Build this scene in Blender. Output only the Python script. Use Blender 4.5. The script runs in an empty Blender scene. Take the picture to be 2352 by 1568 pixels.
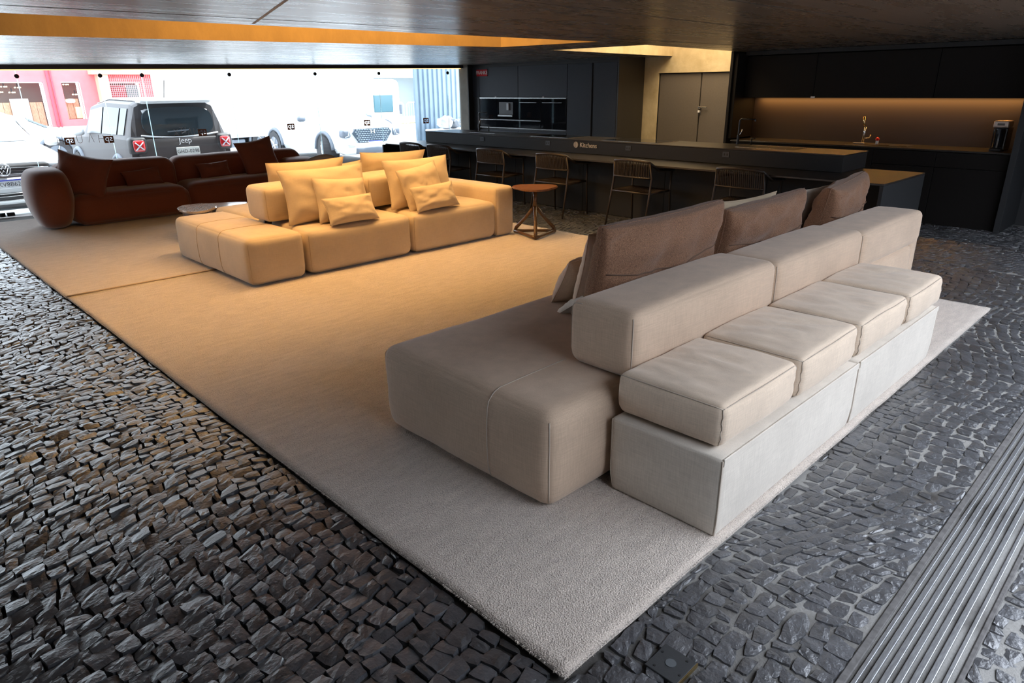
import bpy, bmesh, math, random
import numpy as np
from mathutils import Vector, Matrix, noise as mnoise

random.seed(7)
rng = np.random.default_rng(7)
SC = bpy.context.scene
COL = SC.collection

# ---------------------------------------------------------------- camera
# world axes follow the building: +X runs away to the right, +Y away to the left
TH = math.radians(44.2)
PITCH, ROLL, FPX = 0.3577, -0.0117, 1562.47
def _w(x, y, z):
    return Vector((x*math.cos(TH)+y*math.sin(TH), -x*math.sin(TH)+y*math.cos(TH), z))
fw = _w(0, math.cos(PITCH), -math.sin(PITCH))
r0 = _w(1, 0, 0); u0 = r0.cross(fw)
rt = math.cos(ROLL)*r0+math.sin(ROLL)*u0
up = -math.sin(ROLL)*r0+math.cos(ROLL)*u0
cam_d = bpy.data.cameras.new('camera'); cam = bpy.data.objects.new('camera', cam_d); COL.objects.link(cam)
M3 = Matrix((rt, up, -fw)).transposed()
cam.matrix_world = Matrix.Translation((0, 0, 1.6)) @ M3.to_4x4()
cam_d.sensor_width = 36; cam_d.lens = 36*FPX/2352; cam_d.clip_start = 0.05; cam_d.clip_end = 300
SC.camera = cam

# ---------------------------------------------------------------- world, exposure
w = bpy.data.worlds.new('sky'); SC.world = w; w.use_nodes = True
nt = w.node_tree
bg = nt.nodes['Background']; bg.inputs[0].default_value = (0.82, 0.89, 1.0, 1); bg.inputs[1].default_value = 7.3
SC.view_settings.view_transform = 'Standard'; SC.view_settings.look = 'None'
SC.view_settings.gamma = 1.0; SC.view_settings.use_curve_mapping = False
SC.view_settings.exposure = 0.0
SC.cycles.use_denoising = True
SC.cycles.max_bounces = 8; SC.cycles.transparent_max_bounces = 12
SC.cycles.sample_clamp_indirect = 6.0
SC.cycles.caustics_reflective = False; SC.cycles.caustics_refractive = False

def area_light(name, loc, size, size_y, power, color, rot=(0, 0, 0)):
    d = bpy.data.lights.new(name, 'AREA'); d.shape = 'RECTANGLE'; d.size = size; d.size_y = size_y
    d.energy = power; d.color = color
    o = bpy.data.objects.new(name, d); COL.objects.link(o); o.location = loc; o.rotation_euler = rot
    return o
sd_ = bpy.data.lights.new('sun', 'SUN'); sd_.energy = 10.5; sd_.angle = math.radians(2.0); sd_.color = (1.0, .97, .92)
sun = bpy.data.objects.new('sun', sd_); COL.objects.link(sun)
sun.rotation_euler = Vector((.75, -.07, 1.15)).to_track_quat('Z', 'Y').to_euler(); sun.location = (20, 0, 20)
area_light('skylight_lamp', (3.6, 5.75, 2.86), 4.2, 0.9, 190, (1.0, 0.575, 0.215))
area_light('skylight_lamp_rear', (8.6, 5.7, 2.86), 2.4, 1.0, 80, (1.0, 0.78, 0.48))

# ---------------------------------------------------------------- materials
MATS = {}
def mat(name, col, rough=0.6, metal=0.0, noise=None, bump=None, spec=0.5, emit=None, sheen=0.0, coat=0.0, stretch=(1, 1, 1), var=0.25, col2=None):
    """noise: scale of the colour variation; bump: (scale, strength, distance)"""
    if name in MATS: return MATS[name]
    m = bpy.data.materials.new(name); m.use_nodes = True; MATS[name] = m
    n = m.node_tree.nodes; l = m.node_tree.links; p = n['Principled BSDF']
    p.inputs['Base Color'].default_value = (*col, 1); p.inputs['Roughness'].default_value = rough
    p.inputs['Metallic'].default_value = metal; p.inputs['Specular IOR Level'].default_value = spec
    if sheen: p.inputs['Sheen Weight'].default_value = sheen; p.inputs['Sheen Roughness'].default_value = 0.4
    if coat: p.inputs['Coat Weight'].default_value = coat; p.inputs['Coat Roughness'].default_value = 0.05
    if emit: p.inputs['Emission Color'].default_value = (*emit[0], 1); p.inputs['Emission Strength'].default_value = emit[1]
    if noise or bump:
        tc = n.new('ShaderNodeTexCoord'); mp = n.new('ShaderNodeMapping'); mp.inputs['Scale'].default_value = stretch
        l.new(tc.outputs['Object'], mp.inputs[0])
    if noise:
        t = n.new('ShaderNodeTexNoise'); t.inputs['Scale'].default_value = noise; t.inputs['Detail'].default_value = 5
        l.new(mp.outputs[0], t.inputs['Vector'])
        r = n.new('ShaderNodeMix'); r.data_type = 'RGBA'
        c2 = col2 or tuple(c*(1-var) for c in col)
        c1 = tuple(min(1, c*(1+var*0.6)) for c in col) if not col2 else col
        r.inputs[6].default_value = (*c1, 1); r.inputs[7].default_value = (*c2, 1)
        mr = n.new('ShaderNodeMapRange'); mr.inputs[1].default_value = 0.32; mr.inputs[2].default_value = 0.68
        l.new(t.outputs[0], mr.inputs[0]); l.new(mr.outputs[0], r.inputs[0]); l.new(r.outputs[2], p.inputs['Base Color'])
    if bump:
        t2 = n.new('ShaderNodeTexNoise'); t2.inputs['Scale'].default_value = bump[0]; t2.inputs['Detail'].default_value = 4
        l.new(mp.outputs[0], t2.inputs['Vector'])
        b = n.new('ShaderNodeBump'); b.inputs['Strength'].default_value = bump[1]; b.inputs['Distance'].default_value = bump[2]
        l.new(t2.outputs[0], b.inputs['Height']); l.new(b.outputs[0], p.inputs['Normal'])
    return m

def linen(name, col, scale=260.0, amt=0.10, bump=0.25, blotch=0.08):
    """woven cloth: two crossed stretched noises plus a faint large blotch"""
    if name in MATS: return MATS[name]
    m = bpy.data.materials.new(name); m.use_nodes = True; MATS[name] = m
    n = m.node_tree.nodes; l = m.node_tree.links; p = n['Principled BSDF']
    p.inputs['Roughness'].default_value = 0.9; p.inputs['Specular IOR Level'].default_value = 0.2
    p.inputs['Sheen Weight'].default_value = 0.25; p.inputs['Sheen Roughness'].default_value = 0.5
    tc = n.new('ShaderNodeTexCoord')
    def nz(st, sc):
        mp = n.new('ShaderNodeMapping'); mp.inputs['Scale'].default_value = st; l.new(tc.outputs['Object'], mp.inputs[0])
        t = n.new('ShaderNodeTexNoise'); t.inputs['Scale'].default_value = sc; t.inputs['Detail'].default_value = 3
        l.new(mp.outputs[0], t.inputs['Vector']); return t
    a = nz((1, 1, 0.06), scale); b = nz((0.05, 0.05, 1), scale); c = nz((1, 1, 1), 3.0)
    s = n.new('ShaderNodeMath'); s.operation = 'ADD'; l.new(a.outputs[0], s.inputs[0]); l.new(b.outputs[0], s.inputs[1])
    mr = n.new('ShaderNodeMapRange'); mr.inputs[1].default_value = 0.7; mr.inputs[2].default_value = 1.3
    mr.inputs[3].default_value = 1-amt; mr.inputs[4].default_value = 1+amt; l.new(s.outputs[0], mr.inputs[0])
    mr2 = n.new('ShaderNodeMapRange'); mr2.inputs[1].default_value = 0.3; mr2.inputs[2].default_value = 0.7
    mr2.inputs[3].default_value = 1-blotch; mr2.inputs[4].default_value = 1+blotch; l.new(c.outputs[0], mr2.inputs[0])
    mu = n.new('ShaderNodeMath'); mu.operation = 'MULTIPLY'; l.new(mr.outputs[0], mu.inputs[0]); l.new(mr2.outputs[0], mu.inputs[1])
    vm = n.new('ShaderNodeVectorMath'); vm.operation = 'SCALE'; vm.inputs[0].default_value = col; l.new(mu.outputs[0], vm.inputs['Scale'])
    l.new(vm.outputs[0], p.inputs['Base Color'])
    bp = n.new('ShaderNodeBump'); bp.inputs['Strength'].default_value = bump; bp.inputs['Distance'].default_value = 0.0015
    l.new(s.outputs[0], bp.inputs['Height']); l.new(bp.outputs[0], p.inputs['Normal'])
    return m

beige = linen('beige_linen', (0.56, 0.42, 0.31))
cream = linen('cream_linen', (0.63, 0.575, 0.505))
gold = linen('sand_wool', (0.60, 0.485, 0.345), 300, 0.06, 0.15)
goldp = linen('sand_linen', (0.61, 0.49, 0.345), 300, 0.05, 0.15)
lightp = linen('pale_linen', (0.66, 0.50, 0.375))
boucle = mat('brown_boucle', (0.30, 0.165, 0.102), 0.95, noise=230, bump=(230, 0.9, 0.004), var=0.5, spec=0.1, sheen=0.3)
rust = mat('rust_wool', (0.23, 0.074, 0.043), 0.95, noise=300, bump=(300, 0.3, 0.002), var=0.2, spec=0.1, sheen=0.8)
rustp = mat('rust_linen', (0.22, 0.070, 0.042), 0.9, noise=250, bump=(260, 0.3, 0.002), var=0.15, spec=0.15, sheen=0.7)
piping_m = mat('beige_piping', (0.48, 0.41, 0.34), 0.9)
gold_seam = mat('sand_piping', (0.50, 0.38, 0.25), 0.9)
black_m = mat('matte_black', (0.012, 0.012, 0.014), 0.5)
blackmet = mat('black_metal', (0.03, 0.03, 0.033), 0.38, metal=0.6)
cab_m = mat('graphite_laminate', (0.022, 0.023, 0.025), 0.6, spec=.3, noise=60, var=0.06, bump=(300, 0.05, 0.001))
cabw_m = mat('dark_brown_laminate', (0.010, 0.0085, 0.008), 0.6, spec=.15, noise=60, var=0.08)
splash_m = mat('brown_grey_stone', (0.045, 0.035, 0.034), 0.6, noise=180, var=0.08)
top_m = mat('graphite_worktop', (0.032, 0.028, 0.025), 0.30, noise=90, var=0.1)
door_m = mat('brown_grey_door', (0.135, 0.115, 0.098), 0.6, noise=40, var=0.06)
glassb = mat('black_glass', (0.01, 0.012, 0.016), 0.04, spec=0.8)
steel = mat('brushed_steel', (0.55, 0.55, 0.55), 0.25, metal=1.0)
chrome = mat('chrome', (0.8, 0.8, 0.8), 0.08, metal=1.0)
wood = mat('brown_wood', (0.20, 0.085, 0.035), 0.35, noise=14, var=0.35, stretch=(1, 6, 1), coat=0.2)
woodd = mat('dark_walnut', (0.11, 0.055, 0.022), 0.35, noise=14, var=0.35, stretch=(1, 1, 6))
weave_m = mat('brown_cord', (0.032, 0.022, 0.016), 0.7)
frame_m = mat('bronze_tube', (0.034, 0.025, 0.020), 0.45, metal=0.2)
white_m = mat('white_paint', (0.8, 0.8, 0.82), 0.5)
letter_m = mat('white_letter', (0.75, 0.72, 0.7), 0.5)
rubber = mat('tyre_rubber', (0.03, 0.03, 0.033), 0.8)
carwin = mat('tinted_window', (0.03, 0.045, 0.055), 0.25, spec=0.2)
red_m = mat('red_plaster', (0.80, 0.16, 0.17), 0.85, noise=3, var=0.08)
orange_m = mat('salmon_plaster_and_glow', (0.85, 0.42, 0.30), 0.85, noise=3, var=0.08)

def concrete(name, c1, c2, rough, st, bumpd=0.004):
    if name in MATS: return MATS[name]
    m = bpy.data.materials.new(name); m.use_nodes = True; MATS[name] = m
    n = m.node_tree.nodes; l = m.node_tree.links; p = n['Principled BSDF']
    p.inputs['Roughness'].default_value = rough
    tc = n.new('ShaderNodeTexCoord'); mp = n.new('ShaderNodeMapping'); mp.inputs['Scale'].default_value = st
    l.new(tc.outputs['Object'], mp.inputs[0])
    t = n.new('ShaderNodeTexNoise'); t.inputs['Scale'].default_value = 2.2; t.inputs['Detail'].default_value = 9; t.inputs['Roughness'].default_value = 0.65
    l.new(mp.outputs[0], t.inputs['Vector'])
    r = n.new('ShaderNodeValToRGB'); r.color_ramp.elements[0].position = 0.32; r.color_ramp.elements[1].position = 0.7
    r.color_ramp.elements[0].color = (*c1, 1); r.color_ramp.elements[1].color = (*c2, 1)
    l.new(t.outputs[0], r.inputs[0]); l.new(r.outputs[0], p.inputs['Base Color'])
    mr = n.new('ShaderNodeMapRange'); mr.inputs[3].default_value = rough-0.10; mr.inputs[4].default_value = rough+0.14
    l.new(t.outputs[0], mr.inputs[0]); l.new(mr.outputs[0], p.inputs['Roughness'])
    t2 = n.new('ShaderNodeTexNoise'); t2.inputs['Scale'].default_value = 9; t2.inputs['Detail'].default_value = 6
    l.new(mp.outputs[0], t2.inputs['Vector'])
    b = n.new('ShaderNodeBump'); b.inputs['Strength'].default_value = 0.5 if rough > .5 else 0.10; b.inputs['Distance'].default_value = bumpd
    l.new(t2.outputs[0], b.inputs['Height']); l.new(b.outputs[0], p.inputs['Normal'])
    return m
ceil_m = concrete('board_marked_concrete', (0.105, 0.086, 0.070), (0.145, 0.122, 0.104), 0.26, (0.5, 4, 1), 0.002)
wall_m = concrete('ochre_concrete', (0.42, 0.33, 0.19), (0.68, 0.57, 0.38), 0.8, (1, 1, 1), 0.01)
slot_m = concrete('amber_concrete', (0.17, 0.105, 0.03), (0.27, 0.175, 0.055), 0.8, (1, 1, 0.6), 0.01)
dark_wall = mat('dark_wall', (0.02, 0.02, 0.022), 0.8)

# ---------------------------------------------------------------- mesh helpers
def link(name, me, m=None, parent=None, **props):
    o = bpy.data.objects.new(name, me); COL.objects.link(o)
    if m is not None and hasattr(me, 'materials') and len(me.materials) == 0: me.materials.append(m)
    if parent is not None: o.parent = parent
    for k, v in props.items(): o[k] = v
    return o
def from_bm(name, bm, m, parent=None, smooth=False, **props):
    me = bpy.data.meshes.new(name); bm.normal_update(); bm.to_mesh(me); bm.free()
    if smooth: me.polygons.foreach_set('use_smooth', [True]*len(me.polygons))
    return link(name, me, m, parent, **props)
def thing(name, label, cat, loc=(0, 0, 0), rz=0.0, group=None):
    o = bpy.data.objects.new(name, None); COL.objects.link(o); o.location = loc; o.rotation_euler = (0, 0, rz)
    o.empty_display_size = 0.1
    o['label'] = label; o['category'] = cat
    if group: o['group'] = group
    return o
def tag(o, label, cat, group=None):
    o['label'] = label; o['category'] = cat
    if group: o['group'] = group
    return o
def add_box(bm, x0, x1, y0, y1, z0, z1, bev=0.0, seg=2, mtx=None):
    r = bmesh.ops.create_cube(bm, size=1.0)
    vs = r['verts']
    for v in vs:
        v.co = Vector((x0+(v.co.x+.5)*(x1-x0), y0+(v.co.y+.5)*(y1-y0), z0+(v.co.z+.5)*(z1-z0)))
    if bev > 0:
        es = list({e for v in vs for e in v.link_edges})
        rr = bmesh.ops.bevel(bm, geom=es, offset=bev, segments=seg, affect='EDGES', profile=0.6)
        vs = list({v for f in rr['faces'] for v in f.verts} | {v for v in vs if v.is_valid})
    if mtx is not None:
        for v in vs: v.co = mtx @ v.co
    return vs
def box(name, x0, x1, y0, y1, z0, z1, m, parent=None, bev=0.003, seg=1, **props):
    bm = bmesh.new(); add_box(bm, x0, x1, y0, y1, z0, z1, bev, seg)
    return from_bm(name, bm, m, parent, **props)
def add_tube(bm, pts, rad, seg=8, cap=True):
    pts = [Vector(p) for p in pts]; n = len(pts)
    rads = rad if isinstance(rad, (list, tuple)) else [rad]*n
    rings = []; prev = None
    for i, p in enumerate(pts):
        t = (pts[min(i+1, n-1)]-pts[max(i-1, 0)]).normalized()
        if prev is None:
            a = Vector((0, 0, 1)) if abs(t.z) < 0.9 else Vector((1, 0, 0))
            nrm = (a-t*a.dot(t)).normalized()
        else:
            nrm = (prev-t*prev.dot(t)).normalized()
        prev = nrm; b = t.cross(nrm)
        rings.append([bm.verts.new(p+rads[i]*(math.cos(2*math.pi*k/seg)*nrm+math.sin(2*math.pi*k/seg)*b)) for k in range(seg)])
    for i in range(n-1):
        for k in range(seg):
            bm.faces.new((rings[i][k], rings[i][(k+1) % seg], rings[i+1][(k+1) % seg], rings[i+1][k]))
    if cap:
        bm.faces.new(rings[0][::-1]); bm.faces.new(rings[-1])
def tube(name, pts, rad, m, parent=None, seg=8, **props):
    bm = bmesh.new(); add_tube(bm, pts, rad, seg)
    return from_bm(name, bm, m, parent, smooth=True, **props)
def add_prism(bm, poly, z0, z1, top_scale=None):
    n = len(poly)
    a = [bm.verts.new((x, y, z0)) for x, y in poly]; b = [bm.verts.new((x, y, z1)) for x, y in poly]
    bm.faces.new(a[::-1]); bm.faces.new(b)
    for i in range(n): bm.faces.new((a[i], a[(i+1) % n], b[(i+1) % n], b[i]))
def prism(name, poly, z0, z1, m, parent=None, bev=0.0, seg=2, **props):
    bm = bmesh.new(); add_prism(bm, poly, z0, z1)
    bmesh.ops.recalc_face_normals(bm, faces=bm.faces)
    if bev: bmesh.ops.bevel(bm, geom=list(bm.edges), offset=bev, segments=seg, affect='EDGES')
    return from_bm(name, bm, m, parent, **props)
def cyl(name, c, r, h, m, parent=None, seg=24, axis='Z', r2=None, **props):
    bm = bmesh.new()
    bmesh.ops.create_cone(bm, cap_ends=True, segments=seg, radius1=r, radius2=r if r2 is None else r2, depth=h)
    R = {'Z': Matrix.Identity(4), 'X': Matrix.Rotation(math.pi/2, 4, 'Y'), 'Y': Matrix.Rotation(math.pi/2, 4, 'X')}[axis]
    bmesh.ops.transform(bm, matrix=Matrix.Translation(c) @ R, verts=bm.verts)
    return from_bm(name, bm, m, parent, **props)
def text(name, s, size, m, parent, loc, rot, extrude=0.001, mirror=False, off=0.0, **props):
    c = bpy.data.curves.new(name, 'FONT'); c.body = s; c.size = size; c.extrude = extrude; c.offset = off
    c.align_x = 'CENTER'; c.align_y = 'CENTER'; c.resolution_u = 3
    tmp = bpy.data.objects.new(name, c); COL.objects.link(tmp); bpy.context.view_layer.update()
    me = bpy.data.meshes.new_from_object(tmp.evaluated_get(bpy.context.evaluated_depsgraph_get()))
    bpy.data.objects.remove(tmp); me.materials.clear()
    o = link(name, me, m, parent, **props); o.location = loc; o.rotation_euler = rot
    if mirror: o.scale = (-1, 1, 1)
    return o

# --- upholstery: rounded, puffed box ------------------------------------------------
class Soft:
    def __init__(s, x0, x1, y0, y1, z0, z1, r=0.05, puff=0.015, bulge=0.012, seed=0, wr=0.002, shear=(0, 0), rb=None):
        s.c = Vector(((x0+x1)/2, (y0+y1)/2, (z0+z1)/2)); s.h = Vector(((x1-x0)/2, (y1-y0)/2, (z1-z0)/2))
        s.r = min(r, s.h.x*.95, s.h.y*.95, s.h.z*.95); s.puff = puff; s.bulge = bulge; s.seed = seed; s.wr = wr; s.shear = shear
    def pt(s, a, b, c):
        h, r = s.h, s.r
        q = Vector((a*h.x, b*h.y, c*h.z))
        inner = Vector((max(-h.x+r, min(h.x-r, q.x)), max(-h.y+r, min(h.y-r, q.y)), max(-h.z+r, min(h.z-r, q.z))))
        d = q-inner
        # vertical corners keep a tighter radius than the crown
        if d.length > 1e-9:
            n = d.normalized(); k = max(abs(a), abs(b), abs(c))
            q = inner+n*r*min(1.0, d.length/r if k < 0.999 else 1.0)
        ea, eb, ec = (1-a*a), (1-b*b), (1-c*c)
        if c > 0: q.z += s.puff*(ea*eb)**0.6*max(0, c)**2
        q.x += s.bulge*math.copysign(1, a)*abs(a)**3*(eb**0.7)*(ec**0.7)
        q.y += s.bulge*math.copysign(1, b)*abs(b)**3*(ea**0.7)*(ec**0.7)
        # bottom pulled in
        if c < -0.5: 
            k = (abs(c)-0.5)*0.02; q.x -= math.copysign(k, q.x)*abs(a); q.y -= math.copysign(k, q.y)*abs(b)
        p = s.c+q
        nz = mnoise.noise(Vector((p.x*3+s.seed, p.y*3, p.z*3)))*s.wr*3+mnoise.noise(Vector((p.x*9, p.y*9+s.seed, p.z*9)))*s.wr
        p += (q.normalized() if q.length else Vector((0, 0, 1)))*nz
        p.x += s.shear[0]*(c+1)*h.z; p.y += s.shear[1]*(c+1)*h.z
        return p
    def mesh(s, name, m, parent, n=(18, 14, 10), **props):
        def lin(k):
            # denser near the ends
            return [math.sin((2*i/k-1)*math.pi/2*0.98)/math.sin(math.pi/2*0.98) for i in range(k+1)]
        nx, ny, nz = n; X, Y, Zs = lin(nx), lin(ny), lin(nz)
        bm = bmesh.new(); cache = {}
        def V(i, j, k):
            key = (i, j, k)
            if key not in cache: cache[key] = bm.verts.new(s.pt(X[i], Y[j], Zs[k]))
            return cache[key]
        for i in range(nx):
            for j in range(ny):
                bm.faces.new((V(i, j, nz), V(i+1, j, nz), V(i+1, j+1, nz), V(i, j+1, nz)))
                bm.faces.new((V(i, j, 0), V(i, j+1, 0), V(i+1, j+1, 0), V(i+1, j, 0)))
        for i in range(nx):
            for k in range(nz):
                bm.faces.new((V(i, 0, k), V(i+1, 0, k), V(i+1, 0, k+1), V(i, 0, k+1)))
                bm.faces.new((V(i, ny, k), V(i, ny, k+1), V(i+1, ny, k+1), V(i+1, ny, k)))
        for j in range(ny):
            for k in range(nz):
                bm.faces.new((V(0, j, k), V(0, j, k+1), V(0, j+1, k+1), V(0, j+1, k)))
                bm.faces.new((V(nx, j, k), V(nx, j+1, k), V(nx, j+1, k+1), V(nx, j, k+1)))
        return from_bm(name, bm, m, parent, smooth=True, **props)
    def seam(s, name, m, parent, path, rad=0.0028, out=0.001):
        """tube following the surface through parameter points (a,b,c), interpolated"""
        pts = []
        for (p, q) in zip(path[:-1], path[1:]):
            n = 14
            for i in range(n): 
                t = i/n; P = s.pt(*[p[k]+(q[k]-p[k])*t for k in range(3)])
                pts.append(P+(P-s.c).normalized()*out)
        P = s.pt(*path[-1]); pts.append(P+(P-s.c).normalized()*out)
        return tube(name, pts, rad, m, parent, seg=5)

root_P = {}
def pillow(name, label, m, c, wd, ht, th, yaw=0.0, lean=0.25, roll=0.0, seed=0, cat='pillow', group=None, wr=0.014, pinch=0.07, box_edge=False, creases=(), n=26, buttons=()):
    """knife-edge scatter cushion; local x width, z height, front face -y; c is its centre"""
    root = thing(name, label, cat, c, 0, group)
    root.rotation_euler = (Matrix.Rotation(yaw, 3, 'Z') @ Matrix.Rotation(-lean, 3, 'X') @ Matrix.Rotation(roll, 3, 'Y')).to_euler()
    bm = bmesh.new(); grid = {}
    L = [math.sin((2*i/n-1)*math.pi/2*0.96)/math.sin(math.pi/2*0.96) for i in range(n+1)]
    def P(u, v, side):
        x = wd/2*u*(1-pinch*(1-v*v)*abs(u)**2); z = ht/2*v*(1-pinch*(1-u*u)*abs(v)**2)
        e = max(0.0, (1-u**4)*(1-v**4))
        if box_edge: y = th/2*min(1.0, e**0.22)*(0.72+0.28*e**0.7)
        else: y = th/2*(e**0.62)*(0.85+0.15*(1-u*u)*(1-v*v))
        y *= 1+0.18*(-v)  # filling settles
        if e > 1e-5:
            f = Vector((u*2.1+seed*3.1, v*2.1+side, seed*1.7))
            nz = mnoise.noise(f)*wr + mnoise.noise(f*2.7)*wr*0.45
            # radiating puckers from corners
            ang = math.atan2(abs(v)-1.05, abs(u)-1.05)
            d = math.hypot(abs(u)-1.05, abs(v)-1.05)
            nz += 0.006*math.sin(ang*17+seed)*math.exp(-d*2.6)
            # short puckers along the edges
            nz += 0.004*math.sin(u*31+seed*2)*math.exp(-(1-abs(v))*7)+0.004*math.sin(v*23+seed)*math.exp(-(1-abs(u))*7)
            for (cu, cv, cw, ca, cd) in creases:
                q = (u-cu)*math.cos(ca)+(v-cv)*math.sin(ca); s2 = -(u-cu)*math.sin(ca)+(v-cv)*math.cos(ca)
                nz -= cd*math.exp(-(q/cw)**2)*math.exp(-(s2/0.45)**2)
            for (bu, bv) in buttons:
                nz -= 0.013*math.exp(-((u-bu)**2*(wd/ht)**2+(v-bv)**2)/0.03)
            y += nz*min(1, e*3)
        return Vector((x, -y if side == 0 else y, z))
    for side in (0, 1):
        for i in range(n+1):
            for j in range(n+1):
                if side == 1 and (i in (0, n) or j in (0, n)): grid[(1, i, j)] = grid[(0, i, j)]; continue
                grid[(side, i, j)] = bm.verts.new(P(L[i], L[j], side))
        for i in range(n):
            for j in range(n):
                f = [grid[(side, i, j)], grid[(side, i+1, j)], grid[(side, i+1, j+1)], grid[(side, i, j+1)]]
                if len(set(f)) == 4:
                    try: bm.faces.new(f if side == 0 else f[::-1])
                    except ValueError: pass
    from_bm('cushion_cover', bm, m, root, smooth=True)
    root_P[root.name] = P
    # stitched edge
    pts = []
    for (u0, v0, u1, v1) in ((-1, -1, 1, -1), (1, -1, 1, 1), (1, 1, -1, 1), (-1, 1, -1, -1)):
        for i in range(12):
            t = i/12; pts.append(P(u0+(u1-u0)*t, v0+(v1-v0)*t, 0))
    pts.append(pts[0].copy())
    tube('edge_seam', pts, 0.0035, m, root, seg=5)
    return root

PI = math.pi
# ================================================================ FLOOR
def floor_bed():
    """sand and mortar bed under the stones: flush and pale on the right, deep and dark on the left"""
    m = bpy.data.materials.new('stone_bed'); m.use_nodes = True; n = m.node_tree.nodes; l = m.node_tree.links; p = n['Principled BSDF']
    p.inputs['Roughness'].default_value = 0.95
    g = n.new('ShaderNodeNewGeometry'); sp = n.new('ShaderNodeSeparateXYZ'); l.new(g.outputs['Position'], sp.inputs[0])
    nz = n.new('ShaderNodeTexNoise'); nz.inputs['Scale'].default_value = 2.6; nz.inputs['Detail'].default_value = 6; l.new(g.outputs['Position'], nz.inputs['Vector'])
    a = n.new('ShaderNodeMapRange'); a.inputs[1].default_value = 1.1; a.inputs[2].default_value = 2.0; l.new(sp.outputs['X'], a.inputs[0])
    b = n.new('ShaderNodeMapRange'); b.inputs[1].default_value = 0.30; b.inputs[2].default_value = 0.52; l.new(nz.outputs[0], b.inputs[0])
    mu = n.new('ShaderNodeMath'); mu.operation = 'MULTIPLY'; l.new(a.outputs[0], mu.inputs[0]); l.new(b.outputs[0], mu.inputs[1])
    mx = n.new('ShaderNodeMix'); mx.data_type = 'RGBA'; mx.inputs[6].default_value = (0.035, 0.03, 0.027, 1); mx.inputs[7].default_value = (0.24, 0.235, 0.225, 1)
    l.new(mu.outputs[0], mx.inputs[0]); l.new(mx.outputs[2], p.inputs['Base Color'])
    n2 = n.new('ShaderNodeTexNoise'); n2.inputs['Scale'].default_value = 90; l.new(g.outputs['Position'], n2.inputs['Vector'])
    bp = n.new('ShaderNodeBump'); bp.inputs['Strength'].default_value = 0.8; bp.inputs['Distance'].default_value = 0.004; l.new(n2.outputs[0], bp.inputs['Height']); l.new(bp.outputs[0], p.inputs['Normal'])
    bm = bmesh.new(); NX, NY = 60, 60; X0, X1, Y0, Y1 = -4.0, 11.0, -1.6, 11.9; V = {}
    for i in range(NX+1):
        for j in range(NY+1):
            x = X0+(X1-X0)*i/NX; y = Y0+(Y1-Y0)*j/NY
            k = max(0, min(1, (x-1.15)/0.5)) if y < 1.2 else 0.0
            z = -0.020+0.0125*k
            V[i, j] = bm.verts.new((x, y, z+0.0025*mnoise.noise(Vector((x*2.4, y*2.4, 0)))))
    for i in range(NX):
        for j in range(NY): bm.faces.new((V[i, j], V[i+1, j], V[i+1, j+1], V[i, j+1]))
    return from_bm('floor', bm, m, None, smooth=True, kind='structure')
floor = floor_bed()

def stone_mat(name, c1, c2, rough):
    m = bpy.data.materials.new(name); m.use_nodes = True; n = m.node_tree.nodes; l = m.node_tree.links; p = n['Principled BSDF']
    g = n.new('ShaderNodeNewGeometry'); at = n.new('ShaderNodeAttribute'); at.attribute_name = 'tone'
    nz = n.new('ShaderNodeTexNoise'); nz.inputs['Scale'].default_value = 38; nz.inputs['Detail'].default_value = 6; l.new(g.outputs['Position'], nz.inputs['Vector'])
    ad = n.new('ShaderNodeMath'); ad.operation = 'MULTIPLY_ADD'; l.new(nz.outputs[0], ad.inputs[0]); ad.inputs[1].default_value = 0.7; l.new(at.outputs['Fac'], ad.inputs[2])
    mr = n.new('ShaderNodeMapRange'); mr.inputs[1].default_value = 0.15; mr.inputs[2].default_value = 1.2; l.new(ad.outputs[0], mr.inputs[0])
    mx = n.new('ShaderNodeMix'); mx.data_type = 'RGBA'; mx.inputs[6].default_value = (*c1, 1); mx.inputs[7].default_value = (*c2, 1)
    p.inputs['Specular IOR Level'].default_value = .9; p.inputs['Coat Weight'].default_value = .5; p.inputs['Coat Roughness'].default_value = .38; p.inputs['Coat IOR'].default_value = 1.7
    l.new(mr.outputs[0], mx.inputs[0]); l.new(mx.outputs[2], p.inputs['Base Color'])
    r = n.new('ShaderNodeMapRange'); r.inputs[3].default_value = rough-0.1; r.inputs[4].default_value = rough+0.15; l.new(nz.outputs[0], r.inputs[0]); l.new(r.outputs[0], p.inputs['Roughness'])
    n2 = n.new('ShaderNodeTexNoise'); n2.inputs['Scale'].default_value = 85; n2.inputs['Detail'].default_value = 5; l.new(g.outputs['Position'], n2.inputs['Vector'])
    bp = n.new('ShaderNodeBump'); bp.inputs['Strength'].default_value = 0.9; bp.inputs['Distance'].default_value = 0.005; l.new(n2.outputs[0], bp.inputs['Height']); l.new(bp.outputs[0], p.inputs['Normal'])
    return m
basalt = stone_mat('basalt', (0.012, 0.0125, 0.0145), (0.092, 0.096, 0.108), 0.34)

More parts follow.
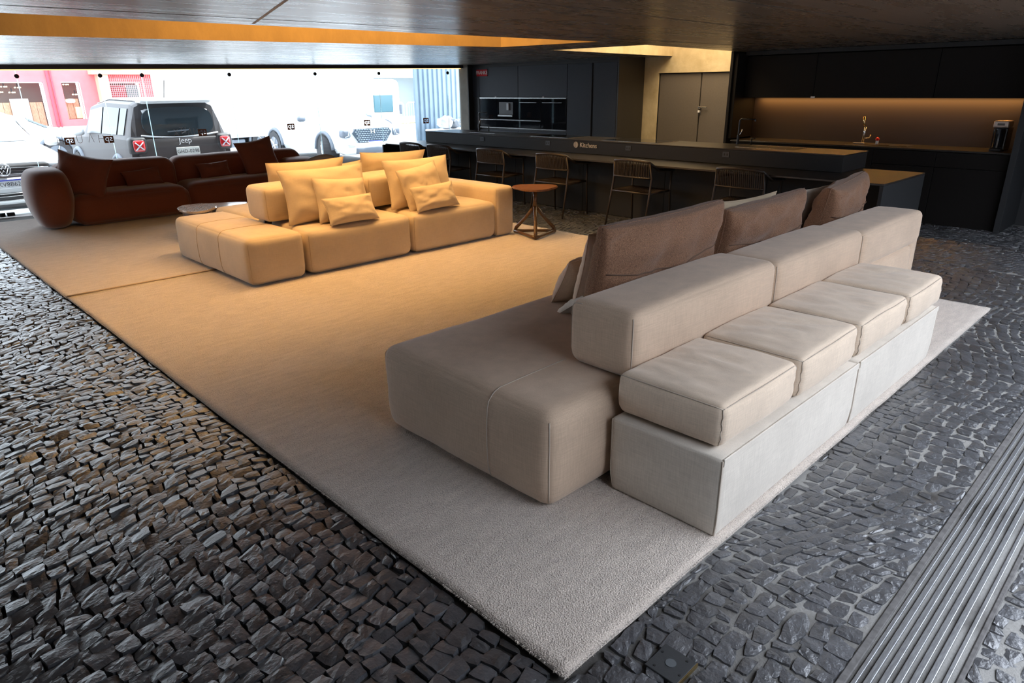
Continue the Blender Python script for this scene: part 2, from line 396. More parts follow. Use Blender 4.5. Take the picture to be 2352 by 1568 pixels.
def in_any(x, y, rects):
    for (a, b, c, d) in rects:
        if a < x < b and c < y < d: return True
    return False
HOLES = [(1.17, 5.92, 1.0, 10.95), (7.30, 7.92, 2.15, 9.9), (9.34, 12, 1.7, 11.2), (-5, 12, 0.178, 0.410), (1.345, 1.466, 0.732, 0.846)]
def rows():
    """irregular rows of hand-cut setts, warped like the laid floor"""
    out = []
    y = -0.5
    while y < 11.7:
        h = random.uniform(0.050, 0.072)
        x = -0.75+random.uniform(0, .05)
        while x < 9.9:
            wd = random.uniform(0.048, 0.098) if random.random() < .75 else random.uniform(0.035, 0.06)
            out.append((x, x+wd, y, y+h)); x += wd
        y += h
    return out
def warp(x, y):
    a = 0.16*math.sin(x*1.15+0.6*math.sin(y*0.8))+0.06*math.sin(x*3.4+y*1.9)
    b = 0.07*math.sin(y*2.1+x*0.7)
    return x+b, y+a
def stone_geo(quad, zoff, tilt, seed):
    """local grid verts of a domed, chipped sett: 3x3 top, skirt of 8"""
    (ax, ay), (bx, by), (cx_, cy_), (dx, dy) = quad
    vs = []
    def bl(u, v):
        return ((ax*(1-u)+bx*u)*(1-v)+(dx*(1-u)+cx_*u)*v, (ay*(1-u)+by*u)*(1-v)+(dy*(1-u)+cy_*u)*v)
    cx0, cy0 = bl(.5, .5)
    for j in range(4):
        for i in range(4):
            u, v = i/3, j/3
            if i in (0, 3) and j in (0, 3): u = 0.03 if i == 0 else 0.97; v = 0.03 if j == 0 else 0.97
            elif i in (0, 3) or j in (0, 3): u += random.uniform(-.05, .05); v += random.uniform(-.05, .05)
            px, py = bl(u, v)
            edge = i in (0, 3) or j in (0, 3)
            z = zoff+tilt[0]*(px-cx0)+tilt[1]*(py-cy0)-(0.0022 if edge else 0)+random.uniform(-.0016, .0016)
            vs.append((px, py, z))
    ring = [0, 1, 2, 3, 7, 11, 15, 14, 13, 12, 8, 4]
    for r in ring:
        px, py, pz = vs[r]
        vs.append((px+(px-cx0)*0.10, py+(py-cy0)*0.10, -0.028))
    fs = []
    for j in range(3):
        for i in range(3):
            k = j*4+i; fs.append((k, k+1, k+5, k+4))
    for q in range(12):
        a, b = ring[q], ring[(q+1) % 12]
        fs.append((a, 16+q, 16+(q+1) % 12, b))
    return vs, fs
def build_stones():
    camp = Vector((0, 0, 1.6)); items = []
    for (x0, x1, y0, y1) in rows():
        cx0, cy0 = (x0+x1)/2, (y0+y1)/2
        wx, wy = warp(cx0, cy0)
        if in_any(wx, wy, HOLES): continue
        # only what the photograph could plausibly see
        if wy > 1.0 and 5.95 > wx > 1.2: continue
        if wx > 7.35 and wy > 2.2 and wx < 9.9 and wy > 3.2: continue
        g = 0.0012+abs(random.gauss(0, .0012))
        if wx > 1.3 and wy < 1.05 and random.random() < .30: g += random.uniform(.002, .007)
        q = []
        for (px, py) in ((x0+g, y0+g), (x1-g, y0+g), (x1-g, y1-g), (x0+g, y1-g)):
            jj = .0065 if wx > 1.2 else .0052
            px += random.gauss(0, jj); py += random.gauss(0, jj)
            q.append(warp(px, py))
        left = wx < 1.2
        zo = random.gauss(-.001, .0022 if left else .0016)
        tl = (random.gauss(0, .085 if left else .05), random.gauss(0, .085 if left else .05))
        if wy > .40: q = [(xx, max(yy, .4265)) for xx, yy in q]
        elif wy < .18: q = [(xx, min(yy, .1635)) for xx, yy in q]
        if wy > 1.0 and wx <= 1.17: q = [(min(xx, 1.131), yy) for xx, yy in q]
        elif wy > 1.0 and 5.92 <= wx < 7.3: q = [(min(max(xx, 5.95), 7.255), yy) for xx, yy in q]
        elif wx > 1.1 and wx < 5.95 and wy <= 1.0: q = [(xx, min(yy, .966)) for xx, yy in q]
        A_ = abs(sum(q[i][0]*q[(i+1) % 4][1]-q[(i+1) % 4][0]*q[i][1] for i in range(4)))/2
        if A_ < .0006: continue
        d = (Vector((wx, wy, 0))-camp)
        zc = d.dot(fw); ok = False
        if zc > .2:
            sx = 1176+FPX*d.dot(rt)/zc; sy = 784-FPX*d.dot(up)/zc
            ok = -15 < sx < 2367 and sy < 1583
        size = (x1-x0)*(y1-y0)*1.6/max(d.length, .3)**3 if ok else 0
        items.append((size, q, zo, tl))
    items.sort(key=lambda t: -t[0])
    for (s, q, zo, tl) in items[:300]:
        vs, fs = stone_geo(q, zo, tl, 0)
        c = (sum(v[0] for v in vs[:16])/16, sum(v[1] for v in vs[:16])/16)
        me = bpy.data.meshes.new('stone'); me.from_pydata([(v[0]-c[0], v[1]-c[1], v[2]) for v in vs], [], fs)
        at = me.attributes.new('tone', 'FLOAT', 'POINT'); t = random.random()*.45+(0.25 if c[0] > 1.25 else 0); at.data.foreach_set('value', [t]*len(vs))
        o = link('stone', me, basalt, floor); o.location = (c[0], c[1], 0)
    V, F, T = [], [], []
    for (s, q, zo, tl) in items[300:]:
        vs, fs = stone_geo(q, zo, tl, 0); b = len(V); V += vs; F += [tuple(i+b for i in f) for f in fs]; T += [random.random()*.45+(0.25 if vs[0][0] > 1.25 else 0)]*len(vs)
    me = bpy.data.meshes.new('stones'); me.from_pydata(V, [], F); at = me.attributes.new('tone', 'FLOAT', 'POINT'); at.data.foreach_set('value', T)
    link('stones', me, basalt, floor, kind='stuff')
    print('stones', len(items), 'faces', len(F))
build_stones()

# track of the sliding doors along the right
tr = thing('door_track', 'ribbed grey aluminium sliding door track set in the stone floor', 'track', (0, 0, 0))
alu = mat('worn_aluminium', (0.36, 0.37, 0.39), 0.38, metal=0.75, noise=30, var=0.25, stretch=(1, 8, 8))
edge_c = mat('cement_edge', (0.11, 0.105, 0.105), 0.85, noise=35, var=0.35, bump=(60, .5, .004))
box('base_plate', -1.2, 10.6, 0.185, 0.395, -0.03, -0.016, mat('track_groove', (0.05, 0.055, 0.06), 0.5, metal=.5), tr, 0)
for k in range(7):
    y = 0.196+k*0.0305
    box('rail', -1.2, 10.6, y, y+(0.017 if k not in (0, 6) else 0.012), -0.020, 0.0045 if k % 2 else 0.0015, alu, tr, 0.002, 2)
box('cement_edge', -1.2, 10.6, 0.401, 0.424, -0.03, 0.0, edge_c, tr, 0.003)
box('cement_edge', -1.2, 10.6, 0.166, 0.182, -0.03, 0.0, edge_c, tr, 0.003)
# small floor box
fp = thing('floor_plate', 'small square black metal cover plate set in the stones near the rug corner', 'cover plate', (1.405, 0.789, 0))
plate_m = mat('painted_iron', (0.035, 0.037, 0.04), 0.5, bump=(120, .3, .002))
box('plate', -.056, .056, -.054, .054, -.02, .004, plate_m, fp, .0015)
cyl('disc', (0, 0, .0045), .016, .003, mat('grey_iron', (.09, .10, .11), .5), fp)
for a, b in ((-.04, .03), (.04, -.03), (.02, .042), (-.02, -.042)): cyl('screw', (a, b, .0045), .004, .002, black_m, fp, 8)
box('brass_edge', -.0565, .056, -.0575, -.0545, -.01, .0045, mat('worn_brass', (.55, .42, .2), .4, metal=1), fp, 0)

# ================================================================ CEILING, WALLS
C = 2.03
S1 = [(-3.0, 5.32), (6.02, 4.86), (5.84, 6.13), (-3.0, 7.94)]
S2 = [(6.95, 4.91), (10.0, 5.20), (10.0, 6.56), (6.88, 6.28)]
def head_z(x): return 1.942+(x-1.95)*0.009
def fac_y(x): return 11.60-(x-2.0)*0.0945
YC = -.35
def ceiling():
    bm = bmesh.new()
    def quad(*p): bm.faces.new([bm.verts.new(q) for q in p])
    xs = [-6.0, -3.0]
    XL, XR = -6.0, 11.0
    def P(x, y, z=C): return (x, y, z)
    # front band up to slots
    a0, a1 = S1[0], S1[1]; b0, b1 = S2[0], S2[1]
    quad(P(XL, YC), P(a0[0], YC), P(*a0), P(XL, a0[1]))
    quad(P(a0[0], YC), P(a1[0], YC), P(*a1), P(*a0))
    quad(P(a1[0], YC), P(b0[0], YC), P(*b0), P(*a1))
    quad(P(b0[0], YC), P(XR, YC), P(XR, 5.2), P(*b1)); bm.faces.new([bm.verts.new(P(*q)) for q in ((b0[0], YC), b1, b0)])
    # left of slot 1, between slots
    quad(P(XL, a0[1]), P(*a0), P(*S1[3]), P(XL, S1[3][1]))
    quad(P(*a1), P(*b0), P(*S2[3]), P(*S1[2]))
    quad(P(*S2[1]), P(XR, 5.2), P(XR, 6.56), P(*S2[2]))
    # rear band, falling slightly to the facade
    def F(x): return (x, fac_y(x), head_z(x))
    quad(P(XL, S1[3][1]), P(*S1[3]), F(-3.0), F(XL))
    n = 10
    bot = [S1[3], S1[2], S2[3], S2[2], (XR, 6.56)]
    fx = [-3.0, 5.84, 6.88, 10.0, XR]
    for i in range(4):
        for k in range(n):
            t0, t1 = k/n, (k+1)/n
            A = [bot[i][0]+(bot[i+1][0]-bot[i][0])*t for t in (t0, t1)]; B = [bot[i][1]+(bot[i+1][1]-bot[i][1])*t for t in (t0, t1)]
            X = [fx[i]+(fx[i+1]-fx[i])*t for t in (t0, t1)]
            quad((A[0], B[0], C), (A[1], B[1], C), F(X[1]), F(X[0]))
    bmesh.ops.remove_doubles(bm, verts=bm.verts, dist=.0005)
    for f in bm.faces:
        f.normal_update()
        if f.normal.z > 0: f.normal_flip()
    # top cover well above, closes the slots
    add_box(bm, -6, 11, YC, 12.0, 2.95, 3.1)
    return from_bm('ceiling', bm, ceil_m, None, kind='structure')
ceiling()
def ribbon(name, pts, z0, z1, m, closed=True, **props):
    bm = bmesh.new(); n = len(pts)
    for i in range(n if closed else n-1):
        a, b = pts[i], pts[(i+1) % n]
        bm.faces.new([bm.verts.new(p) for p in ((a[0], a[1], z0), (b[0], b[1], z0), (b[0], b[1], z1), (a[0], a[1], z1))])
    return from_bm(name, bm, m, None, kind='structure', **props)
ribbon('wall_skylight_front', S1, C, 2.96, slot_m)
ribbon('wall_skylight_rear', [S2[2], S2[3], S2[0], S2[1]], C, 2.96, wall_m, closed=False)
# outer slab edge so that no daylight leaks between slab and cover
ribbon('wall_upper', [(-6, YC), (11, YC), (11, 12), (-6, 12)], 2.029, 2.96, dark_wall)
def joint(x0, y0, x1, y1, wd=.006):
    d = Vector((x1-x0, y1-y0)).normalized(); nn = Vector((-d.y, d.x))*wd/2
    return [(x0-nn.x, y0-nn.y), (x1-nn.x, y1-nn.y), (x1+nn.x, y1+nn.y), (x0+nn.x, y0+nn.y)]
jm = mat('dark_joint', (.03, .028, .027), .9)  # dark strips for the ceiling joints
lt = mat('pale_line', (.24, .22, .20), .7)  # one wider pale strip across the ceiling
for k, (a, mm) in enumerate([((-1.5, 4.78, 9.0, 4.28), jm), ((1.7, 3.0, 2.35, 4.95), lt), ((2.8, 2.84, 5.4, 2.97), jm), ((2.6, 7.1, 3.1, 9.6), jm), ((-1, 2.2, 9.2, 2.0), jm)]):
    prism('trim_%d' % (k+1), joint(*a, .006 if mm is jm else .02), C-.0012, C+.002, mm, kind='structure')

# right-hand concrete wall with the double door
box('wall_right', 10.0, 10.25, 6.80, 11.2, -.02, 2.95, wall_m, bev=0, kind='structure')
box('wall_right_lintel', 10.0, 10.25, 5.2, 6.80, 1.785, 2.95, wall_m, bev=0, kind='structure')
box('wall_right_end', 10.0, 10.25, -1.6, 5.2, -.02, 2.95, dark_wall, bev=0, kind='structure')
d1 = box('door_1', 10.05, 10.09, 6.045, 6.795, 0.01, 1.775, door_m, bev=.003, kind='structure')
d2 = box('door_2', 10.05, 10.09, 5.21, 6.025, 0.01, 1.775, door_m, bev=.003, kind='structure')
bm = bmesh.new(); add_box(bm, 10.03, 10.10, 5.2, 6.8, 1.775, 1.79); add_box(bm, 10.03, 10.1, 6.793, 6.803, 0, 1.79); add_box(bm, 10.08, 10.1, 5.2, 6.8, 0, 1.78)
from_bm('door_frame', bm, black_m, None, kind='structure')
hh = box('door_handle', 10.0, 10.05, 5.99, 6.03, 1.25, 1.285, steel, d2, .004)
cyl('handle_lever', (10.0, 5.94, 1.27), .010, .13, steel, hh, 10, 'Y')
box('padlock', 9.99, 10.03, 5.995, 6.025, 1.19, 1.225, white_m, d2, .006, 2)
# far-left and far walls out of frame (close the room; front pair shaped to limit daylight)
box('wall_left', -6.2, -6.0, -1.6, 12.1, -.02, 2.95, dark_wall, bev=0, kind='structure')
box('wall_daylight_block', 8.6, 11.0, YC-.2, YC, -.02, 2.95, dark_wall, bev=0, kind='structure')  # unseen piece added to keep daylight off the kitchen
box('wall_front', -6.0, 1.1, YC-.2, YC, -.02, 2.95, dark_wall, bev=0, kind='structure')  # unseen; free end shaped to set how much daylight reaches the floor
# pier beside the tall cupboards
box('pier', 9.28, 9.42, 10.62, 10.95, -.02, 2.03, concrete('grey_concrete', (.22, .20, .17), (.36, .33, .28), .8, (1, 1, 1)), bev=.003, kind='structure')

# facade head
HB = bmesh.new()
def fquad(bm, x0, x1, dy0, dy1, dz0, dz1):
    """beam piece following the facade line; dz relative to head height at each end"""
    vs = []
    for x in (x0, x1):
        for dy in (dy0, dy1):
            for dz in (dz0, dz1): vs.append(bm.verts.new((x, fac_y(x)+dy, head_z(x)+dz)))
    for f in ((0, 1, 3, 2), (4, 6, 7, 5), (0, 4, 5, 1), (2, 3, 7, 6), (0, 2, 6, 4), (1, 5, 7, 3)): bm.faces.new([vs[i] for i in f])
fquad(HB, -6, 10.0, -.10, .14, -.052, .1); from_bm('trim_6', HB, mat('dark_bronze_beam', (.035, .028, .03), .5), None, kind='structure')
HB = bmesh.new(); fquad(HB, -6, 9.45, -.02, .0, -.062, -.050)
tag(from_bm('glow_strip', HB, mat('amber_glow', (.9, .6, .3), .5, emit=((1, .62, .18), 2.2)), None), 'thin glowing amber strip along the top of the glass front', 'light strip')  # thin emissive amber strip following the glass head

# ---- glass front
def glass():
    m = bpy.data.materials.new('clear_glass'); m.use_nodes = True; n = m.node_tree.nodes; l = m.node_tree.links
    n.remove(n['Principled BSDF']); out = n['Material Output']
    t = n.new('ShaderNodeBsdfTransparent'); t.inputs[0].default_value = (.93, .96, .965, 1)
    g = n.new('ShaderNodeBsdfGlossy'); g.inputs['Roughness'].default_value = .01; g.inputs[0].default_value = (.9, .95, 1, 1)
    fr = n.new('ShaderNodeFresnel'); fr.inputs[0].default_value = 1.35
    mx = n.new('ShaderNodeMixShader'); l.new(fr.outputs[0], mx.inputs[0]); l.new(t.outputs[0], mx.inputs[1]); l.new(g.outputs[0], mx.inputs[2]); l.new(mx.outputs[0], out.inputs[0])
    return m
glass_m = glass()
edge_g = bpy.data.materials.new('pale_glass_edge'); edge_g.use_nodes = True
_n = edge_g.node_tree.nodes; _l = edge_g.node_tree.links; _p = _n['Principled BSDF']; _n.remove(_p)
_t = _n.new('ShaderNodeBsdfTranslucent'); _t.inputs[0].default_value = (.80, .93, .95, 1); _q = _n.new('ShaderNodeBsdfTransparent'); _q.inputs[0].default_value = (.80, .93, .95, 1)
_m = _n.new('ShaderNodeMixShader'); _m.inputs[0].default_value = .55; _l.new(_t.outputs[0], _m.inputs[1]); _l.new(_q.outputs[0], _m.inputs[2]); _l.new(_m.outputs[0], _n['Material Output'].inputs[0])
JX = [-6.0, -4.4, -3.0, -1.8, -.6, .7, 2.1, 3.08, 3.62, 4.87, 6.29, 7.5, 8.98, 9.40]
brown_st = bpy.data.materials.new('brown_sticker'); brown_st.use_nodes = True
_n = brown_st.node_tree.nodes; _l = brown_st.node_tree.links; _p = _n['Principled BSDF']; _p.inputs['Base Color'].default_value = (.14, .065, .035, 1)
_t = _n.new('ShaderNodeBsdfTranslucent'); _t.inputs[0].default_value = (.22, .10, .05, 1); _m = _n.new('ShaderNodeMixShader'); _m.inputs[0].default_value = .6
_l.new(_p.outputs[0], _m.inputs[1]); _l.new(_t.outputs[0], _m.inputs[2]); _l.new(_m.outputs[0], _n['Material Output'].inputs[0])
def sticker_mesh():
    """thin square film with the letters cut out of it"""
    c = bpy.data.curves.new('cut', 'FONT'); c.body = 'sp'; c.size = .115; c.extrude = .01; c.align_x = 'CENTER'; c.align_y = 'CENTER'; c.resolution_u = 4
    a = bpy.data.objects.new('cut', c); COL.objects.link(a); bpy.context.view_layer.update()
    me = bpy.data.meshes.new_from_object(a.evaluated_get(bpy.context.evaluated_depsgraph_get()))
    bpy.data.objects.remove(a)
    me.transform(Matrix.Translation((0, 0, .012)) @ Matrix.Rotation(PI/2, 4, 'X') @ Matrix.Diagonal((-1, 1, 1, 1))); me.flip_normals()
    a = bpy.data.objects.new('cut', me); COL.objects.link(a)
    b = box('film', -.062, .062, -.0085, -.0070, -.05, .05, brown_st, None, 0)
    md = b.modifiers.new('b', 'BOOLEAN'); md.object = a; md.operation = 'DIFFERENCE'; md.solver = 'EXACT'; bpy.context.view_layer.update()
    out = bpy.data.meshes.new_from_object(b.evaluated_get(bpy.context.evaluated_depsgraph_get()))
    bpy.data.objects.remove(a); bpy.data.objects.remove(b)
    return out
st_me = sticker_mesh()
thin_t = mat('grey_film_lettering', (.38, .34, .32), .6)
ST = {2: [], }
stick = [(2.536, .952), (3.027, .95), (4.336, .987), (5.768, 1.012), (7.193, 1.021), (8.442, 1.013)]
FANG = math.atan(-0.0945)
for k in range(len(JX)-1):
    a, b = JX[k], JX[k+1]
    bm = bmesh.new(); vs = []
    for x in (a+.004, b-.004):
        for dy in (-.005, .005):
            vs.append(bm.verts.new((x, fac_y(x)+dy, .0))); vs.append(bm.verts.new((x, fac_y(x)+dy, head_z(x)-.05)))
    for f in ((0, 1, 3, 2), (4, 6, 7, 5), (0, 4, 5, 1), (2, 3, 7, 6), (0, 2, 6, 4), (1, 5, 7, 3)): bm.faces.new([vs[i] for i in f])
    g = from_bm('window_%d' % (k+1), bm, glass_m, None, kind='structure')
    box('glass_edge', b-.0045, b+.0045, fac_y(b)-.006, fac_y(b)+.006, 0, head_z(b)-.05, edge_g, g, 0)
    if 1 < k < 12:
        cyl('patch_fitting', (b, fac_y(b)-.012, head_z(b)-.135), .028, .02, black_m, g, 16, 'Y')
    if 4 < k < 7:
        box('floor_fitting', b-.5, b-.41, fac_y(b-.45)-.03, fac_y(b-.45)+.03, 0, .05, blackmet, g, .006, 2)
        cyl('pivot', (b-.55, fac_y(b-.55), .025), .035, .05, blackmet, g, 14)
    for (sx, sz) in stick:
        if a < sx < b:
            s_ = link('sticker', st_me, None, g); s_.location = (sx, fac_y(sx), sz); s_.rotation_euler = (0, 0, FANG)
for (s, x, z, h) in [('H', 2.42, .96, .17), ('U', 2.66, .965, .17), ('\u039B', 2.80, .97, .17), ('H', 2.93, .96, .17), ('X', 3.95, 1.0, .15), ('T', 4.03, 1.02, .15), ('I', 4.09, 1.02, .15), ('\u039B', 4.15, 1.0, .15), ('M', 4.24, 1.0, .15)]:
    w_ = next(k for k in range(len(JX)-1) if JX[k] < x < JX[k+1])
    c = bpy.data.objects['window_%d' % (w_+1)]
    t = text('lettering', s, h, thin_t, c, (x, fac_y(x)-.0088, z), (math.pi/2, 0, FANG), .0004, mirror=True, off=-.0042)
    t.scale = (-.75, 1, 1)

# ================================================================ RUGS
def rug(name, label, x0, x1, y0, y1, z1, col, seed):
    m = bpy.data.materials.new(name+'_wool'); m.use_nodes = True; n = m.node_tree.nodes; l = m.node_tree.links; p = n['Principled BSDF']
    p.inputs['Roughness'].default_value = 1; p.inputs['Specular IOR Level'].default_value = .05; p.inputs['Sheen Weight'].default_value = .3
    tc = n.new('ShaderNodeTexCoord')
    def nz(sc, st=(1, 1, 1), d=3):
        mp = n.new('ShaderNodeMapping'); mp.inputs['Scale'].default_value = st; l.new(tc.outputs['Object'], mp.inputs[0])
        t = n.new('ShaderNodeTexNoise'); t.inputs['Scale'].default_value = sc; t.inputs['Detail'].default_value = d; l.new(mp.outputs[0], t.inputs['Vector']); return t
    vo = n.new('ShaderNodeTexVoronoi'); vo.inputs['Scale'].default_value = 170; l.new(tc.outputs['Object'], vo.inputs['Vector'])
    a = nz(210, d=2); b = nz(7, (1, 4, 1)); c = nz(1.2)
    r = n.new('ShaderNodeMapRange'); r.inputs[1].default_value = .28; r.inputs[2].default_value = .5; r.inputs[3].default_value = .62; r.inputs[4].default_value = 1.04; l.new(a.outputs[0], r.inputs[0])
    r2 = n.new('ShaderNodeMapRange'); r2.inputs[1].default_value = .3; r2.inputs[2].default_value = .7; r2.inputs[3].default_value = .9; r2.inputs[4].default_value = 1.08; l.new(b.outputs[0], r2.inputs[0])
    mu = n.new('ShaderNodeMath'); mu.operation = 'MULTIPLY'; l.new(r.outputs[0], mu.inputs[0]); l.new(r2.outputs[0], mu.inputs[1])
    vm = n.new('ShaderNodeVectorMath'); vm.operation = 'SCALE'; vm.inputs[0].default_value = col; l.new(mu.outputs[0], vm.inputs['Scale']); l.new(vm.outputs[0], p.inputs['Base Color'])
    bp = n.new('ShaderNodeBump'); bp.inputs['Strength'].default_value = .9; bp.inputs['Distance'].default_value = .004; l.new(vo.outputs['Distance'], bp.inputs['Height']); l.new(bp.outputs[0], p.inputs['Normal'])
    bm = bmesh.new(); NX, NY = 120, 140; V = {}
    for i in range(NX+1):
        for j in range(NY+1):
            x = x0+(x1-x0)*i/NX; y = y0+(y1-y0)*j/NY
            e = .006*mnoise.noise(Vector((x*3, y*3, seed)))
            if i in (0, NX): x += e
            if j in (0, NY): y += e
            z = z1+.0015*mnoise.noise(Vector((x*1.5, y*6, seed)))+.001*mnoise.noise(Vector((x*9, y*25, seed)))
            V[i, j] = bm.verts.new((x, y, z))
    for i in range(NX):
        for j in range(NY): bm.faces.new((V[i, j], V[i+1, j], V[i+1, j+1], V[i, j+1]))
    loop = [(i, 0) for i in range(NX)]+[(NX, j) for j in range(NY)]+[(i, NY) for i in range(NX, 0, -1)]+[(0, j) for j in range(NY, 0, -1)]
    lo = {k: bm.verts.new((V[k].co.x, V[k].co.y, .001)) for k in loop}
    for q in range(len(loop)):
        a_, b_ = loop[q], loop[(q+1) % len(loop)]; bm.faces.new((V[a_], lo[a_], lo[b_], V[b_]))
    rd = from_bm(name, bm, m, None, smooth=True)
    rd.data.polygons.foreach_set('use_smooth', [i < NX*NY for i in range(len(rd.data.polygons))]); tag(rd, label, 'rug')
    # bound edge with short pile
    bm = bmesh.new(); cnt = 0
    def tuft(x, y, dx, dy):
        a = Vector((x, y, z1-.001)); L = random.uniform(.005, .013); side = Vector((-dy, dx, 0))*.0022
        b = a+Vector((dx+random.uniform(-.5, .5), dy+random.uniform(-.5, .5), random.uniform(-.9, .2))).normalized()*L
        bm.faces.new([bm.verts.new(a-side), bm.verts.new(a+side), bm.verts.new(b)])
    for k in range(int((y1-y0)/.004)): tuft(x0, y0+(y1-y0)*random.random(), -1, 0)
    for k in range(int((x1-x0)/.006)): tuft(x0+(x1-x0)*random.random(), y0, 0, -1)
    from_bm('fringe', bm, m, rd, kind='stuff')
    return rd
RZ = .016
rug('rug', 'large woven beige rug under the pale bench sofa and in front of the sand sofa', 1.14, 5.94, .972, 6.433, RZ, (.57, .495, .435), 1)
rug('rug', 'second beige rug under the rust curved sofa and low coffee table', 1.13, 5.93, 6.435, 11.02, RZ+.004, (.60, .52, .46), 5)
tube('rug_binding', [(1.14+.24*i, 6.437+.004*math.sin(i*1.3), RZ+.006) for i in range(21)], .0075, mat('rug_hem', (.55, .44, .34), 1), bpy.data.objects['rug.001'], seg=6)

# ================================================================ PALE SOFA WITH BENCH
Z0 = RZ+.002
sofa = thing('sectional_sofa', 'large pale beige modular sofa seen from behind, low chaise end towards the viewer', 'sofa', (3.7, 2.0, Z0))
def rel(t):  # helper: parts are modelled in world axes, then shifted to the parent
    return Vector(t.location)
def Sp(parent, name, a, m, n=(18, 14, 10), seams=(), pm=None, **kw):
    o = rel(parent); s = Soft(a[0]-o.x, a[1]-o.x, a[2]-o.y, a[3]-o.y, a[4]-o.z, a[5]-o.z, **kw)
    me = s.mesh(name, m, parent, n)
    for q in seams: s.seam('piping', pm or piping_m, me, q)
    return s, me
K = .985
corner = lambda a, b: [(a, b, -.9), (a, b, 0), (a, b, .93)]
# chaise / seat modules
Sp(sofa, 'seat_module', (1.68, 3.38, 1.53, 2.64, Z0, .445), beige, (26, 22, 12), r=.06, puff=.012, bulge=.022, wr=.0025, seed=1,
   seams=[[(-1, -1, -.95), (-1, -1, .9)], [(-1, 1, -.95), (-1, 1, .97)], [(-1, -.40, -.95), (-1, -.40, .96), (-.97, -.40, 1), (-.45, -.40, 1)], [(1, -1, -.95), (1, -1, .95)]])
Sp(sofa, 'seat_module', (3.40, 4.58, 1.53, 2.64, Z0, .445), beige, r=.055, puff=.012, bulge=.015, seed=2)
Sp(sofa, 'seat_module', (4.60, 5.80, 1.53, 2.64, Z0, .445), beige, r=.055, puff=.012, bulge=.015, seed=3)
# backrests
for k, (x0, x1, zt) in enumerate([(2.135, 3.385, .745), (3.395, 4.585, .728), (4.595, 5.79, .705)]):
    Sp(sofa, 'backrest', (x0, x1, 1.495, 1.845, .448, zt), beige, (22, 14, 12), r=.048, puff=.012, bulge=.006, wr=.0015, seed=5+k,
       seams=[[(-1, -1, -.95), (-1, -1, .95)], [(-1, 1, -.95), (-1, 1, .98), (-1, .6, 1)], [(1, -1, -.95), (1, -1, .97)]])
Sp(sofa, 'armrest', (5.83, 6.02, 1.56, 2.66, Z0, .535), beige, (8, 18, 12), r=.05, puff=.008, bulge=.006, seed=9)
Sp(sofa, 'armrest_panel', (5.80, 5.84, 1.58, 2.60, .46, .60), beige, (4, 12, 6), r=.015, puff=.0, bulge=.0, seed=9)

# long bench behind the backrests, two upholstered bases
for k, (x0, x1, lab) in enumerate([(2.0, 3.268, 'low pale bench base behind the sofa, the nearer one with the free corner'), (3.276, 4.51, 'low pale bench base behind the sofa, the further one')]):
    t = thing('bench_base', lab, 'bench', ((x0+x1)/2, 1.23, Z0), 0, 'bench bases behind the pale sofa')
    Sp(t, 'upholstery', (x0, x1, .99, 1.485, Z0, .352), cream, (20, 10, 8), r=.012, puff=.0, bulge=.0, wr=.0006, seed=20+k,
       seams=[[(-1, -1, -.98), (-1, -1, .98)], [(1, -1, -.98), (1, -1, .98)], [(-1, 1, -.98), (-1, 1, .98)]])
    # stitched hem standing proud along the top of the outer face
    box('top_hem', -(x1-x0)/2+.006, (x1-x0)/2-.006, -.2425, -.236, .305, .337, cream, t, .0015)
labs = ['beige box cushion on the bench, the nearest one at the open corner', 'beige box cushion on the bench with deep creases, second from the near end',
        'beige box cushion on the bench, third from the near end', 'beige box cushion on the bench, the far one by the sofa arm']
CB = [(2.035, 2.625, .555, 1.035), (2.655, 3.265, .560, 1.025), (3.295, 3.925, .556, 1.02), (3.955, 4.545, .553, 1.01)]
cushc = linen('cushion_linen', (.65, .525, .41))
class BoxCushion(Soft):
    def pt(s, a, b, c):
        p = Soft.pt(s, a, b, c)
        if c > 0.2:
            k = (c-.2)/.8; ea = (1-a*a); eb = (1-b*b)
            # creases fanning from the outer edge
            nz = mnoise.noise(Vector((a*5+s.seed*3, b*1.3, s.seed)))*.010+mnoise.noise(Vector((a*11+b*2, b*2.2+s.seed, 7)))*.004
            p.z += nz*k*min(1, ea*1.6)*min(1, eb*1.6)
            for (ca, cb, ang, wd_, dp) in s.cr:
                q = (a-ca)*math.cos(ang)+(b-cb)*math.sin(ang); t = -(a-ca)*math.sin(ang)+(b-cb)*math.cos(ang)
                p.z -= dp*k*math.exp(-(q/wd_)**2)*math.exp(-(t/.35)**2)
        # soft vertical gathers at the front corners
        if b < -.7: p.y += .0035*math.sin(c*13+s.seed+a*2)*math.exp(-(1-abs(a))*6)*(1-c*c)
        if c < -.6: p.z += 0
        return p
CR = [[(.35, -.25, .35, .10, .012), (.0, .1, .6, .07, .007)], [(-.05, -.05, .25, .07, .018), (.25, -.1, .1, .06, .016), (.5, -.35, .5, .07, .013)], [(.2, -.2, .3, .08, .008)], [(.35, .0, 1.1, .07, .012), (.1, .25, .9, .08, .010)]]
for k, (x0, x1, zt, yf) in enumerate(CB):
    t = thing('box_cushion', labs[k], 'cushion', ((x0+x1)/2, 1.25, .356), 0, 'box cushions on the bench')
    o = rel(t)
    s = BoxCushion(x0-o.x, x1-o.x, yf-o.y-.01, 1.492-o.y, 0, zt-.02-o.z, r=.030, puff=.018, bulge=.012, wr=.003, seed=31+k); s.cr = CR[k]
    me = s.mesh('cushion_cover', cushc, t, (34, 30, 10))
    s.seam('piping', piping_m, me, [(-.99, -.99, .93), (.99, -.99, .93)], .0022)
    s.seam('piping', piping_m, me, [(-.99, -.99, .93), (-.99, .99, .93)], .0022)
    s.seam('piping', piping_m, me, [(-.99, -.99, -.93), (-.99, -.99, .93)], .0022)
    s.seam('piping', piping_m, me, [(.99, -.99, -.93), (.99, -.99, .93)], .0022)

